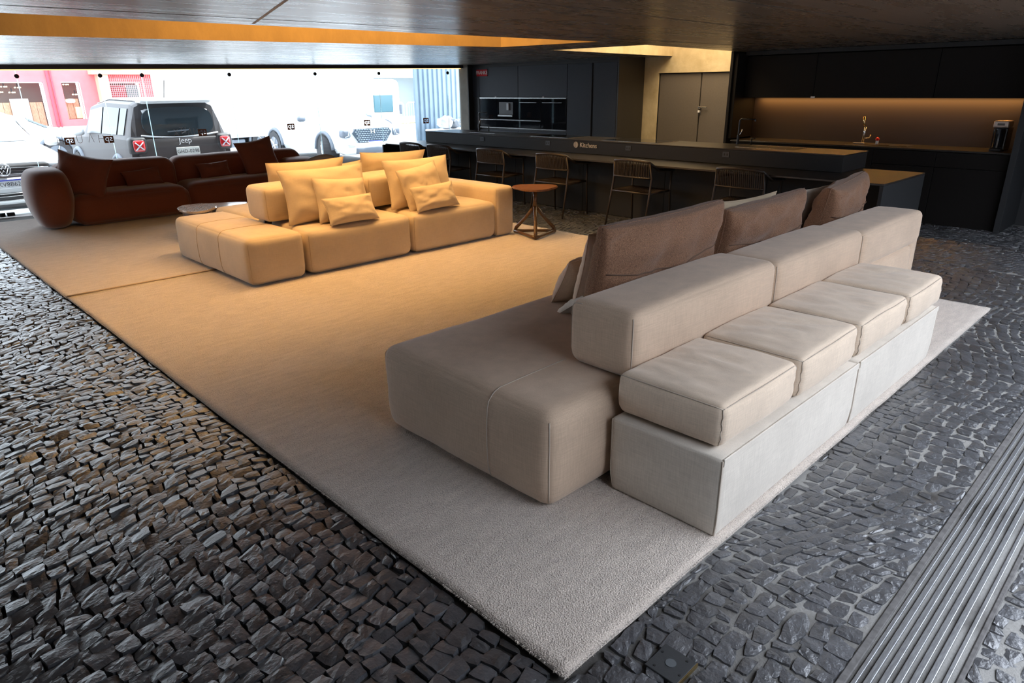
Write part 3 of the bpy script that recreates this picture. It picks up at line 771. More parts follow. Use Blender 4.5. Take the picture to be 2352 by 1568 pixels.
PI = math.pi
G = 'scatter pillows on the pale sofa'
HC = [(-.1, -.25, .12, PI/2, .0)]
def dark_pillow(lab, c, wd, ht, th, yaw, lean, roll, seed):
    p = pillow('pillow', lab, boucle, c, wd, ht, th*1.3, yaw, lean, roll, seed, group='brown pillows behind the backrest', wr=.034, pinch=.05, box_edge=True, n=30,
               creases=[(.1, .45, .10, .2, .012), (-.45, .5, .12, -.4, .01)])
    # zip flap across the back
    Pf = root_P[p.name]; pts = [Pf(-.96+1.92*i/28, .10+.06*math.cos(i/28*PI*2), 1)+Vector((0, .003, 0)) for i in range(29)]
    tube('back_seam', pts, .0038, mat('brown_seam', (.16, .10, .07), 1), p, seg=5)
    return p
dark_pillow('big brown boucle pillow leaning over the backrest nearest the viewer', (3.05, 2.02, .715), 1.10, .55, .17, PI, .20, .0, 1)
dark_pillow('brown boucle pillow leaning over the middle of the sofa back', (4.22, 2.03, .675), 1.03, .50, .17, PI, .20, .02, 2)
dark_pillow('brown boucle pillow leaning on the far end of the sofa back', (5.52, 2.03, .68), .84, .48, .20, PI+.10, .22, .05, 3)
pillow('pillow', 'pale beige pillow upright beside the big brown pillow', lightp, (2.95, 2.24, .675), .62, .46, .15, PI+.1, .22, .0, 11, group=G)
pillow('pillow', 'small pale lumbar pillow standing on the seat before the upright one', lightp, (2.97, 2.44, .58), .46, .28, .14, PI+.05, .45, .0, 12, group=G)
pillow('pillow', 'small beige pillow lying with its creased tip out past the backrest', cream, (2.84, 2.26, .50), .46, .24, .10, PI, .95, .0, 13, group=G)
pillow('pillow', 'sand-coloured pillow peeking up behind the middle brown pillow', goldp, (4.37, 2.24, .665), .80, .47, .15, PI, .22, -.02, 14, group=G)
pillow('pillow', 'cream pillow resting against the far brown pillow', cream, (5.48, 2.26, .63), .72, .44, .18, PI-.1, .25, .0, 15, group=G)

# ================================================================ SAND SOFA
gs = thing('sectional_sofa', 'sand coloured double-sided modular sofa with low quilted chaise end in the middle of the rug', 'sofa', (3.9, 6.3, Z0))
S_ = gold_seam
Sp(gs, 'chaise_module', (2.325, 2.855, 5.56, 7.22, Z0, .425), gold, (16, 30, 12), r=.055, puff=.012, bulge=.018, wr=.003, seed=41, pm=S_,
   seams=[[(-1, -1, -.95), (-1, -1, .9)], [(1, -1, -.95), (1, -1, .9)], [(-1, -.32, -.95), (-1, -.32, .95), (-.95, -.32, 1), (.9, -.32, 1)], [(-1, .28, -.95), (-1, .28, .95), (-.95, .28, 1), (.9, .28, 1)]])
Sp(gs, 'seat_module', (2.885, 4.03, 5.56, 6.60, Z0, .415), gold, (22, 18, 12), r=.060, puff=.022, bulge=.018, wr=.003, seed=42, pm=S_, seams=[[(-1, -1, -.95), (-1, -1, .9)], [(1, -1, -.95), (1, -1, .9)]])
Sp(gs, 'seat_module', (4.05, 5.19, 5.56, 6.60, Z0, .415), gold, (22, 18, 12), r=.060, puff=.022, bulge=.015, wr=.003, seed=43, pm=S_, seams=[[(-1, -1, -.95), (-1, -1, .9)]])
Sp(gs, 'armrest', (5.185, 5.465, 5.56, 6.72, Z0, .565), gold, (10, 22, 14), r=.045, puff=.008, bulge=.006, wr=.002, seed=44, pm=S_, seams=[[(-1, -1, -.95), (-1, -1, .95)], [(1, -1, -.95), (1, -1, .95)]])
Sp(gs, 'seat_module', (2.885, 4.03, 6.62, 7.60, Z0, .41), gold, (18, 16, 10), r=.055, puff=.025, bulge=.012, wr=.003, seed=45)
Sp(gs, 'seat_module', (4.05, 5.19, 6.62, 7.60, Z0, .41), gold, (18, 16, 10), r=.055, puff=.02, bulge=.012, wr=.003, seed=46)
Sp(gs, 'backrest', (2.765, 3.845, 6.05, 6.46, .445, .765), gold, (18, 12, 12), r=.055, puff=.012, bulge=.006, seed=47, pm=S_, seams=[[(-1, -1, -.95), (-1, -1, .95)], [(1, -1, -.95), (1, -1, .95)]])
Sp(gs, 'backrest', (3.87, 4.93, 6.05, 6.46, .445, .765), gold, (18, 12, 12), r=.055, puff=.012, bulge=.006, seed=48, pm=S_, seams=[[(-1, -1, -.95), (-1, -1, .95)]])
o = rel(gs)
box('bracket', 2.79-o.x, 2.86-o.x, 6.17-o.y, 6.20-o.y, .415-o.z, .452-o.z, black_m, gs, .004)
GY = 'sand pillows on the sand sofa'
def gp(lab, c, wd, ht, th, lean, roll, seed, yaw=0.0, **kw):
    return pillow('pillow', lab, goldp, c, wd, ht, th, yaw, lean, roll, seed, group=GY, **kw)
gp('large sand pillow leaning on the left backrest of the sand sofa', (3.33, 5.93, .675), .90, .50, .19, .26, .0, 21, creases=[(-.5, .3, .1, .7, .01)])
gp('medium sand pillow in front of the large left one', (3.41, 5.80, .615), .55, .42, .16, .34, .08, 22, creases=[(.2, .3, .08, 1.2, .008)])
gp('small buttoned lumbar pillow at the front left of the sand sofa', (3.41, 5.655, .545), .53, .26, .13, .50, .0, 23, buttons=[(-.45, .35), (.25, .62)])
gp('large sand pillow leaning on the right backrest of the sand sofa', (4.43, 5.93, .675), .84, .50, .19, .26, .0, 24, creases=[(-.4, -.2, .07, .1, .014), (-.1, .4, .08, .8, .01)])
gp('square creased sand pillow tilted in front of the large right one', (4.36, 5.79, .635), .52, .46, .16, .32, -.13, 25, wr=.02, creases=[(0, 0, .06, 1.1, .012), (.2, .2, .06, .6, .01)])
gp('small creased lumbar pillow at the front right of the sand sofa', (4.41, 5.655, .55), .56, .26, .12, .45, -.03, 26, wr=.014, creases=[(.1, .2, .12, .5, .009), (-.3, -.2, .10, 2.2, .008)])
gp('large sand pillow standing on the rear seat behind the left backrest', (3.49, 6.62, .685), .87, .50, .17, .22, .0, 27, PI)
gp('large sand pillow standing on the rear seat behind the right backrest', (4.56, 6.62, .70), .88, .50, .17, .22, -.03, 28, PI)
gp('sand pillow corner showing between the two rear pillows of the sand sofa', (4.03, 6.82, .645), .50, .42, .14, .25, .05, 29, PI)
gp('sand pillow top just showing behind the rear left pillow', (3.75, 6.92, .66), .46, .42, .14, .2, -.05, 30, PI)

# ================================================================ RUST SOFA
Z1 = RZ+.006
rs = thing('curved_sofa', 'long rust brown curved sofa with rounded ends in front of the glass', 'sofa', (3.4, 10.1, Z1))
def lobe(x0, x1, y0, y1, z0, z1, seed, name, r, n=(16, 16, 14), **kw):
    return Sp(rs, name, (x0, x1, y0, y1, z0, z1), rust, n, r=r, seed=seed, wr=.003, **kw)
lobe(2.03, 3.43, 9.73, 10.42, Z1, .405, 51, 'seat_cushion', .13, (22, 18, 12), puff=.03, bulge=.02)
lobe(3.42, 4.86, 9.74, 10.42, Z1, .415, 52, 'seat_cushion', .13, (22, 18, 12), puff=.03, bulge=.02)
lobe(2.0, 3.47, 10.22, 10.66, Z1, .745, 53, 'backrest', .14, (22, 14, 14), puff=.012, bulge=.015)
lobe(3.44, 5.42, 10.26, 10.68, Z1, .735, 54, 'backrest', .16, (24, 14, 14), puff=.01, bulge=.015)
# rolled arm: deep superellipse, fat at the top and tucked in at the floor
def arm(name, cx_, cy_, hw, hd, ztop, ang):
    bm = bmesh.new(); nu, nv = 36, 22; rings = []
    o = rel(rs)
    for j in range(nv+1):
        ph = -PI/2+PI*j/nv; c_, s_ = math.cos(ph), math.sin(ph)
        zc = math.copysign(abs(s_)**.75, s_); rr = abs(c_)**.42
        z = Z1+(ztop-Z1)*(zc*.5+.5); tt = (zc*.5+.5)
        tuck = .80+.20*min(1, tt*2.2)
        ring = []
        for i in range(nu):
            a = 2*PI*i/nu; ca, sa = math.cos(a), math.sin(a)
            x = hw*math.copysign(abs(ca)**.75, ca)*rr*tuck; y = hd*math.copysign(abs(sa)**.72, sa)*rr*tuck
            X = x*math.cos(ang)-y*math.sin(ang); Y = x*math.sin(ang)+y*math.cos(ang)
            ring.append(bm.verts.new((cx_+X-o.x, cy_+Y-o.y, z-o.z)))
        rings.append(ring)
    for j in range(nv):
        for i in range(nu): bm.faces.new((rings[j][i], rings[j][(i+1) % nu], rings[j+1][(i+1) % nu], rings[j+1][i]))
    bmesh.ops.remove_doubles(bm, verts=bm.verts, dist=.0004)
    return from_bm(name, bm, rust, rs, smooth=True)
arm('armrest', 1.86, 10.12, .245, .50, .735, -.06)
arm('armrest', 5.25, 10.25, .30, .42, .62, .25)
GR = 'rust pillows on the curved sofa'
def rp(lab, c, wd, ht, th, lean, roll, seed, yaw=0.0):
    return pillow('pillow', lab, rustp, c, wd, ht, th, yaw, lean, roll, seed, group=GR, pinch=.10)
rp('large rust pillow leaning in the corner by the rounded arm', (2.24, 9.97, .62), .60, .55, .30, .38, .28, 61, -.35)
rp('small rust lumbar pillow on the first seat of the curved sofa', (2.98, 10.13, .515), .48, .24, .12, .35, -.08, 62)
rp('small rust lumbar pillow on the second seat of the curved sofa', (3.95, 10.15, .53), .46, .24, .12, .35, -.05, 63)
rp('large rust pillow with a pointed corner at the middle of the curved sofa', (4.62, 10.12, .66), .58, .54, .18, .30, -.14, 64)

# ================================================================ TABLES
ct = thing('coffee_table', 'low walnut coffee table with two overlapping leaf-shaped tops shining white', 'table', (2.97, 7.90, RZ+.006))
def leaf(name, cx_, cy_, L, W_, ang, z0, z1, m, parent, tip=1.0, n=40):
    poly = []
    for i in range(n):
        a = 2*PI*i/n; r_ = 1.0
        x = L/2*math.cos(a); y = W_/2*math.sin(a)*(1+.25*math.cos(a)*tip)
        poly.append((cx_+x*math.cos(ang)-y*math.sin(ang), cy_+x*math.sin(ang)+y*math.cos(ang)))
    return prism(name, poly, z0, z1, m, parent, .006, 2)
top_gloss = mat('lacquered_top', (.50, .40, .32), .10, noise=10, var=.15, stretch=(1, 5, 1), coat=1)
leaf('table_top', -.14, .03, .62, .40, PI/2-.35, .333, .358, top_gloss, ct)
leaf('table_top', .22, .05, .62, .42, -.9, .318, .343, top_gloss, ct)
leaf('pedestal', -.16, .05, .42, .26, PI/2-.35, .0, .333, woodd, ct)
leaf('pedestal', .22, .06, .40, .26, -.9, .0, .318, woodd, ct)

st = thing('side_table', 'small wooden side table with triangular tripod foot beside the sand sofa arm', 'table', (5.56, 5.32, RZ+.004))
def tri(cx_, cy_, R_, ang, rnd=.35, n=36, bulge_=.18):
    poly = []
    for i in range(n):
        a = 2*PI*i/n; r_ = R_*(1-bulge_+bulge_*math.cos(3*(a-ang))**1)
        poly.append((cx_+r_*math.cos(a), cy_+r_*math.sin(a)))
    return poly
A0 = math.radians(225)
prism('table_top', tri(0, 0, .275, A0, bulge_=.10), .518, .540, wood, st, .007, 2)
prism('top_plate', tri(0, 0, .12, A0, bulge_=.05), .503, .518, woodd, st, .004, 2)
bv = [Vector((.265*math.cos(A0+k*2*PI/3), .265*math.sin(A0+k*2*PI/3), .022)) for k in range(3)]
tube('column', [(0, 0, .300), (0, 0, .38), (0, 0, .505)], [.030, .022, .024], woodd, st, 12)
for k in range(3):
    b = bv[k]
    tube('leg', [b*.985+Vector((0, 0, .012)), b*.93+Vector((0, 0, .045)), b*.5+Vector((0, 0, .165)), Vector((b.x*.06, b.y*.06, .315))], [.020, .021, .018, .022], woodd, st, 10)
    a_, c_ = bv[k], bv[(k+1) % 3]
    m_ = (a_+c_)/2*1.02
    tube('foot_rail', [a_, a_*.8+c_*.2, m_, a_*.2+c_*.8, c_], [.022, .017, .015, .017, .022], woodd, st, 10)

# round swivel chair behind the sand sofa
gc = thing('tub_chair', 'grey rounded tub chair seen from behind between the two sofas', 'chair', (4.97, 9.22, RZ+.006))
greyf = linen('grey_felt', (.30, .29, .28), 200, .05, .1)
bm = bmesh.new(); nu, nv = 40, 12; outer = []; inner = []
for i in range(nu+1):
    a = math.radians(-235+290*i/nu)+0.0
    hgt = .42+.31*math.exp(-((i/nu-.5)/.26)**2)
    ro = []; ri = []
    for j in range(nv+1):
        t = j/nv; R_ = .30+.10*math.sin(t*PI*.6)
        ro.append(bm.verts.new((R_*math.cos(a), R_*math.sin(a), .06+(hgt-.06)*t)))
        ri.append(bm.verts.new(((R_-.05)*math.cos(a), (R_-.05)*math.sin(a), .10+(hgt-.10)*t)))
    outer.append(ro); inner.append(ri)
for i in range(nu):
    for j in range(nv):
        bm.faces.new((outer[i][j], outer[i+1][j], outer[i+1][j+1], outer[i][j+1])); bm.faces.new((inner[i][j], inner[i][j+1], inner[i+1][j+1], inner[i+1][j]))
    bm.faces.new((outer[i][nv], outer[i+1][nv], inner[i+1][nv], inner[i][nv])); bm.faces.new((outer[i][0], inner[i][0], inner[i+1][0], outer[i+1][0]))
for e in (0, nu):
    for j in range(nv): bm.faces.new((outer[e][j], outer[e][j+1], inner[e][j+1], inner[e][j]))
bmesh.ops.recalc_face_normals(bm, faces=bm.faces)
from_bm('shell', bm, greyf, gc, smooth=True)
s_ = Soft(-.27, .27, -.27, .27, .14, .34, r=.09, puff=.02, seed=3); s_.mesh('seat_cushion', greyf, gc, (12, 12, 8))
cyl('swivel_base', (0, 0, .03), .20, .06, black_m, gc, 28); cyl('swivel_post', (0, 0, .10), .04, .1, black_m, gc, 16)

# ================================================================ ISLAND
isl = thing('kitchen_island', 'long graphite kitchen island with a low seating table and raised worktop', 'kitchen island', (7.35, 6.0, 0))
oy = 6.0; ox = 7.35
def ib(name, x0, x1, y0, y1, z0, z1, m, p=None, bev=.002, **k): return box(name, x0-ox, x1-ox, y0-oy, y1-oy, z0, z1, m, p or isl, bev, 1, **k)
ib('table_slab', 6.78, 7.95, 2.12, 9.97, .722, .740, top_m)
ib('end_panel', 6.78, 7.95, 2.12, 2.155, 0.0, .721, cab_m); ib('end_panel', 6.72, 7.95, 9.94, 9.975, 0.0, .721, cab_m)
for k in range(6): ib('front_panel', 7.26, 7.285, 2.16+k*1.297, 2.16+(k+1)*1.297-.004, 0.0, .720, cab_m)
ib('back_panel', 7.90, 7.93, 2.16, 9.93, 0.0, .720, cab_m)
ib('counter_block', 7.385, 8.02, 2.73, 9.64, .742, .905, cab_m, None, .003)
ib('worktop', 7.380, 8.03, 2.725, 9.645, .906, .918, top_m, None, .002)
def on_front(px_v, z, name, wv, hz, depth, m, p=None): return ib(name, 7.385-depth, 7.385, px_v-wv/2, px_v+wv/2, z-hz/2, z+hz/2, m, p, .002)
for v in (8.205, 6.815, 5.412, 4.04):
    pl = on_front(v, .850, 'outlet_plate', .085, .062, .007, mat('blue_grey_plastic', (.05, .058, .075), .45))
    for dv in (-.018, .018): ib('socket', 7.375, 7.3775, v+dv-.006, v+dv+.006, .838, .862, black_m, pl, 0)
# sign: disc and word
lg = cyl('sign_disc', (7.38-ox, 6.29-oy, .853), .040, .006, mat('pale_disc', (.45, .42, .38), .4), isl, 32, 'X')
tube('disc_line', [(7.3755-ox, 6.29-oy+.012*math.sin(PI*i/8), .853-.034+.068*i/8) for i in range(9)], .0015, black_m, lg, 5)
text('sign_lettering', 'Kitchens', .085, letter_m, isl, (7.377-ox, 6.07-oy, .851), (PI/2, 0, -PI/2), .003)
# hobs and sinks let into the worktop
hob_m = mat('hob_glass', (.012, .012, .013), .08, spec=.7)
for (x0, x1, y0, y1) in [(7.52, 7.97, 6.55, 7.30), (7.50, 7.97, 5.05, 5.95)]:
    h_ = ib('hob', x0, x1, y0, y1, .9185, .9225, hob_m, None, .001)
    ib('hob_edge', x0-.003, x1+.003, y0-.004, y0, .9180, .9235, steel, h_, 0); ib('hob_edge', x0-.004, x0, y0, y1, .9180, .9235, steel, h_, 0)
for (y0, y1) in [(8.15, 8.75), (3.35, 4.05)]:
    s_ = ib('sink', 7.60, 7.92, y0, y1, .9184, .9200, black_m, None, 0); ib('sink_rim', 7.595, 7.60, y0, y1, .9184, .9212, steel, s_, 0); ib('sink_rim', 7.92, 7.925, y0, y1, .9184, .9212, steel, s_, 0)
def faucet(lab, x, y, m, h=.29, reach=.20, dirv=-1):
    t = thing('faucet', lab, 'faucet', (x, y, .920))
    pts = [(0, 0, 0), (0, 0, h*.5), (0, 0, h*.9)]+[(0, dirv*(.03-.03*math.cos(a)), h*.9+.03*math.sin(a)) for a in (PI/6, PI/3, PI/2)]+[(0, dirv*reach*.5, h*.9+.03), (0, dirv*reach, h*.9+.028)]
    tube('spout', pts, .0095, m, t, 10); cyl('base', (0, 0, .05), .016, .10, m, t, 16)
    tube('lever', [(0, 0, .10), (-.02, dirv*.04, .125), (-.03, dirv*.06, .175)], .006, steel, t, 8)
    cyl('tip', (0, dirv*reach, h*.9+.018), .010, .02, m, t, 12)
    return t
faucet('black gooseneck faucet on the island near the glass front', 7.97, 8.93, blackmet)
faucet('black gooseneck faucet on the island at the near sink', 7.97, 4.22, blackmet)
for lab, y in (('short black soap dispenser beside the faucet near the glass front', 8.68), ('short black soap dispenser beside the faucet at the near sink', 4.04)):
    t = thing('soap_dispenser', lab, 'dispenser', (7.96, y, .920)); tube('stem', [(0, 0, 0), (0, 0, .075)], .009, blackmet, t, 10); tube('nozzle', [(0, 0, .075), (0, -.045, .078)], .005, blackmet, t, 8)

# ================================================================ CHAIRS at the island
def make_chair(lab):
    t = thing('armchair', lab, 'chair', (0, 0, 0), 0, 'woven chairs at the island')
    hw = .275
    for s in (-1, 1):
        tube('leg', [(-.30, s*(hw+.01), .0), (-.205, s*hw, .42), (-.175, s*(hw-.005), .60), (-.20, s*(hw-.02), .765)], [.0115, .013, .013, .012], frame_m, t, 8)
        tube('leg', [(.225, s*(hw+.005), .0), (.195, s*hw, .42), (.20, s*(hw+.005), .655)], [.0115, .013, .012], frame_m, t, 8)
    seat = []
    tube('seat_frame', [(-.205, -hw, .425), (-.205, hw, .425), (.195, hw, .432), (.195, -hw, .432), (-.205, -hw, .425)], .013, frame_m, t, 6)
    # seat webbing: two crossed layers, dished
    bm = bmesh.new()
    for k in range(22):
        y = -hw+.02+(2*hw-.04)*k/21
        pts = [(-.20, y, .438), (-.1, y, .430), (0, y, .428), (.1, y, .431), (.19, y, .440)]
        add_tube(bm, pts, .0062, 5, False)
    ws = from_bm('seat_weave', bm, weave_m, t)
    bm = bmesh.new()
    for k in range(17):
        x = -.19+.37*k/16
        add_tube(bm, [(x, -hw, .434), (x, -hw*.5, .427+.004*(k % 2)), (x, 0, .424+.006*(k % 2)), (x, hw*.5, .427+.004*(k % 2)), (x, hw, .434)], .0055, 5, False)
    from_bm('cross_weave', bm, weave_m, ws)
    # curved top rail running into the arms
    rail = []
    for i in range(25):
        a = -1+2*i/24
        if abs(a) < .62:
            b = a/.62; x = -.245+.05*b*b; y = b*(hw-.012); z = .795-.022*b*b
        else:
            b = (abs(a)-.62)/.38; x = -.195+.42*b; y = math.copysign(hw-.012+.028*math.sin(b*PI/2), a); z = .773-.082*min(1, b*3.6)-.02*b
        rail.append((x, y, z))
    bm = bmesh.new(); add_tube(bm, rail, [.0165]*25, 8)
    from_bm('arm_rail', bm, frame_m, t, smooth=True)
    low = [(-.185-.03*(1-(k/8-1)**2), (k/8-1)*(hw-.01), .60-.0*(1)) for k in range(17)]
    tube('lower_back_rail', low, .010, frame_m, t, 6)
    bm = bmesh.new()
    for k in range(26):
        b = -1+2*k/25
        x1_, y1_, z1_ = -.245+.05*b*b, b*(hw-.016), .790-.022*b*b
        x0_, y0_ = -.185-.03*(1-b*b), b*(hw-.012)
        add_tube(bm, [(x0_, y0_, .60), ((x0_+x1_)/2-.004, (y0_+y1_)/2, .695), (x1_, y1_, z1_)], .0058, 5, False)
    from_bm('back_weave', bm, weave_m, t)
    return t
ch_l = ['woven brown chair tucked under the island end next to the glass', 'woven brown chair second from the glass, partly hidden by sand pillows', 'woven brown chair directly behind the sand sofa arm',
        'woven brown chair behind the small wooden side table', 'woven brown chair between the side table and the big brown pillow', 'woven brown chair in shadow at the dark near end of the island']
proto = make_chair(ch_l[0])
def copy_tree(o, parent=None):
    c = o.copy(); COL.objects.link(c); c.parent = parent
    for ch in list(o.children): copy_tree(ch, c)
    return c
for k, (y, rz) in enumerate([(9.13, 0), (8.42, 0), (7.27, .02), (6.10, .03), (4.82, -.02), (3.48, .03)]):
    o = proto if k == 0 else copy_tree(proto)
    o.location = (6.865, y, 0.002); o.rotation_euler = (0, 0, rz); o['label'] = ch_l[k]

# ================================================================ TALL CUPBOARDS
tc_ = thing('tall_cupboards', 'wall of tall blue-black cupboards with built-in glossy ovens beside the glass front', 'cabinet', (9.3, 8.8, 0))
def tb(name, x0, x1, y0, y1, z0, z1, m, p=None, bev=.002, **k): return box(name, x0-9.3, x1-9.3, y0-8.8, y1-8.8, z0, z1, m, p or tc_, bev, 1, **k)
tb('carcass', 9.335, 9.98, 7.09, 10.58, .0, 2.025, black_m, None, 0)
tb('side_panel', 9.295, 9.98, 7.06, 7.09, 0, 2.028, mat('side_panel_laminate', (.03, .026, .022), .55)); tb('side_panel', 9.20, 9.98, 10.58, 10.61, 0, 2.028, cab_m)
tb('top_filler', 9.31, 9.33, 7.09, 10.58, 1.985, 2.028, cab_m)
cab_m = mat('blue_graphite_laminate', (.038, .044, .057), .6, noise=60, var=.05, spec=.25)
tall = [(7.10, 7.575), (7.615, 8.145)]
for (a, b) in tall: tb('cabinet_door', 9.30, 9.332, a, b, .06, 1.955, cab_m)
tb('handle_gap', 9.318, 9.334, 7.578, 7.612, .10, 1.935, black_m, None, 0)
for (a, b) in [(8.155, 9.325), (9.333, 10.38), (10.388, 10.575)]:
    tb('cabinet_door', 9.30, 9.332, a, b, 1.43, 1.955, cab_m)
    tb('cabinet_door', 9.30, 9.332, a, b, .06, .84, cab_m)
tb('cabinet_door', 9.30, 9.332, 10.388, 10.575, .845, 1.425, black_m)
edges = [8.158, 8.76, 9.33, 9.91, 10.375]
for k in range(4):
    a, b = edges[k], edges[k+1]
    z_mid = 1.0
    ap = tb('oven' if k != 2 else 'coffee_machine', 9.297, 9.332, a+.003, b-.003, (.895 if k == 0 else 1.04), 1.415, glassb)
    if k != 0: tb('warming_drawer', 9.297, 9.332, a+.003, b-.003, .895, 1.028, glassb); tb('drawer_trim', 9.292, 9.2965, a+.005, b-.005, 1.018, 1.030, steel, ap, 0)
    tb('top_trim', 9.292, 9.2965, a+.003, b-.003, 1.402, 1.418, steel, ap, 0)
    tb('base_trim', 9.290, 9.2965, a+.003, b-.003, .872, .889, steel, ap, 0)
    if k in (0, 1):
        bar = tb('oven_handle', 9.262, 9.274, a+.08, b-.06, 1.330, 1.343, steel, ap, .003)
    if k == 2:
        tb('dispenser_niche', 9.290, 9.2965, a+.13, b-.08, 1.12, 1.34, black_m, ap, 0)
        tb('spout_block', 9.268, 9.290, a+.22, a+.28, 1.20, 1.32, mat('grey_plastic', (.5, .5, .5), .3), ap, .004)
        tb('drip_tray', 9.262, 9.290, a+.12, b-.07, 1.085, 1.115, steel, ap, .002)
for y in (8.70, 9.92): tb('door_bumper', 9.292, 9.300, y-.02, y+.02, 1.422, 1.440, letter_m, None, .002)
sg = tb('brand_sign', 9.290, 9.2985, 10.14, 10.44, 1.80, 1.915, mat('sign_red', (.55, .008, .015), .7, spec=.2), None, 0)
text('sign_lettering', 'FRANKE', .088, letter_m, sg, (9.288-9.3, 10.29-8.8, 1.858), (PI/2, 0, -PI/2), .001)

# ================================================================ KITCHEN WALL UNIT
cab_m = MATS['graphite_laminate']
ku = thing('kitchen_wall_unit', 'dark kitchen wall unit with an amber-lit backsplash on the right', 'cabinet', (9.3, 3.4, 0))
def kb(name, x0, x1, y0, y1, z0, z1, m, p=None, bev=.002, **k): return box(name, x0-9.3, x1-9.3, y0-3.4, y1-3.4, z0, z1, m, p or ku, bev, 1, **k)
kb('side_panel', 9.26, 9.98, 5.09, 5.13, 0, 2.028, cabw_m); kb('side_panel', 9.20, 9.98, 1.60, 1.66, 0, 1.998, cab_m)
kb('inner_panel', 9.30, 9.98, 5.04, 5.088, 0.88, 2.0, cabw_m)
seams_v = [1.665, 2.40, 3.10, 3.80, 4.45, 5.035]
for k in range(5): kb('base_door', 9.30, 9.325, seams_v[k]+.003, seams_v[k+1]-.003, .0, .66 if k < 2 else .835, cabw_m)
for k in range(2): kb('drawer_front', 9.30, 9.325, seams_v[k]+.003, seams_v[k+1]-.003, .666, .835, cabw_m)
kb('carcass', 9.33, 9.97, 1.67, 5.035, .0, .84, black_m, None, 0)
kb('worktop', 9.285, 9.90, 1.665, 5.037, .842, .862, top_m)
kb('backsplash', 9.90, 9.93, 1.665, 5.037, .862, 1.45, splash_m, None, 0)
up_v = [1.665, 2.62, 4.05, 5.035]
for k in range(3): kb('wall_cabinet', 9.55, 9.93, up_v[k]+.003, up_v[k+1]-.003, 1.425, 1.965, cabw_m)
kb('top_rail', 9.50, 9.60, 1.665, 5.037, 1.975, 2.026, cab_m)
ls = kb('glow_strip', 9.84, 9.865, 1.70, 5.0, 1.4235, 1.4245, mat('amber_led', (.9, .6, .3), .5, emit=((1, .50, .12), 3.0)), None, 0)
area_light('backsplash_lamp', (9.83, 3.35, 1.420), .02, 3.2, 14, (1.0, .48, .13))
kb('card', 9.54, 9.55, 4.02, 4.075, 1.418, 1.442, letter_m)
# back-counter things
gold_m = mat('gold_reflection', (.75, .55, .28), .2, metal=1)  # gold reflections on steel and chrome put into the metal colour
t = thing('faucet', 'bright chrome faucet with raised head on the far kitchen counter', 'faucet', (9.72, 3.39, .863))
tube('column', [(0, 0, 0), (0, -.004, .14), (0, -.008, .205)], [.016, .014, .013], chrome, t, 14); tube('spout_head', [(0, -.008, .20), (-.03, .006, .24), (-.05, .010, .33)], [.011, .014, .014], gold_m, t, 12)
tube('lever', [(0, -.01, .065), (0, -.075, .07), (0, -.085, .11)], .008, gold_m, t, 8)
sk = thing('sink', 'steel sink glinting gold on the far kitchen counter', 'sink', (9.58, 3.15, .863))
box('basin', -.16, .16, -.38, .35, .0, .003, mat('dark_steel', (.2, .18, .15), .3, metal=1), sk, 0)
for a in (-.16, .155): box('rim', a, a+.008, -.38, .35, .003, .008, gold_m, sk, 0)
box('drain_cover', -.10, -.04, -.15, .0, .003, .007, gold_m, sk, .001)
bt = thing('dish_soap_bottle', 'small bottle with a round red cap beside the chrome faucet', 'bottle', (9.74, 3.22, .863))
cyl('body', (0, 0, .02), .018, .04, mat('clear_plastic', (.5, .55, .65), .2), bt, 14)
bm = bmesh.new(); bmesh.ops.create_uvsphere(bm, u_segments=16, v_segments=10, radius=.024, matrix=Matrix.Translation((0, 0, .058))); from_bm('cap', bm, mat('red_cap', (.6, .01, .01), .4), bt, smooth=True)
tk = thing('tongs', 'pale folded cloth on the sink edge of the far counter', 'cloth', (9.50, 3.36, .872)); tk.name = 'dish_cloth'
s_ = Soft(-.03, .03, -.06, .06, .0, .015, r=.006, puff=.003, wr=.004); s_.mesh('folded_cloth', mat('grey_cloth', (.35, .33, .3), .9), tk, (8, 8, 4))
cm = thing('coffee_maker', 'black capsule coffee maker with a metallic top on the right of the far counter', 'coffee maker', (9.62, 1.86, .863))
box('body', -.13, .13, -.07, .07, 0, .25, mat('gloss_black', (.012, .012, .014), .12), cm, .015, 3)
box('head', -.17, .06, -.075, .075, .25, .325, mat('champagne_metal', (.55, .45, .38), .3, metal=.7), cm, .018, 3)
box('label_plate', -.1705, -.168, -.035, .035, .275, .300, mat('dark_plate', (.12, .10, .09), .4), cm, 0)
cyl('water_tank', (-.15, 0, .14), .05, .20, glassb, cm, 20); box('drip_tray', -.2, -.12, -.06, .06, 0, .03, black_m, cm, .006)

# ================================================================ OUTSIDE
GZ = -.20
asph = mat('sunlit_asphalt', (.33, .33, .33), .9, noise=2, var=.15, bump=(60, .3, .01))
box('street', -60, 90, 12.9, 60, GZ-.2, GZ, asph, bev=0, kind='structure')
box('sidewalk', -30, 40, 11.93, 12.9, GZ-.1, -.045, mat('sidewalk_cement', (.42, .45, .47), .8, noise=3, var=.1), bev=0, kind='structure')
box('ground_rear', -40, 60, -30, -1.62, GZ-.2, -.06, mat('yard_paving', (.30, .31, .33), .9, noise=2, var=.1), bev=0, kind='structure')
box('sky_block_wall', -20, 30, -5.4, -5.2, -.1, 3.2, mat('grey_block_wall', (.12, .12, .125), .9), bev=0, kind='structure')  # unseen wall added to block part of the sky light
box('median_kerb', -10, 40, 33.5, 33.9, GZ, .10, mat('weathered_kerb', (.5, .49, .47), .9, noise=5, var=.3), bev=.02, kind='structure')
gr = box('median_grass', -10, 40, 31.8, 33.5, GZ, GZ+.06, mat('dry_grass', (.52, .47, .30), 1, noise=6, var=.4, bump=(60, 1, .05)), bev=.01, kind='stuff')
tag(gr, 'strip of dry yellowish grass along the far kerb', 'grass')

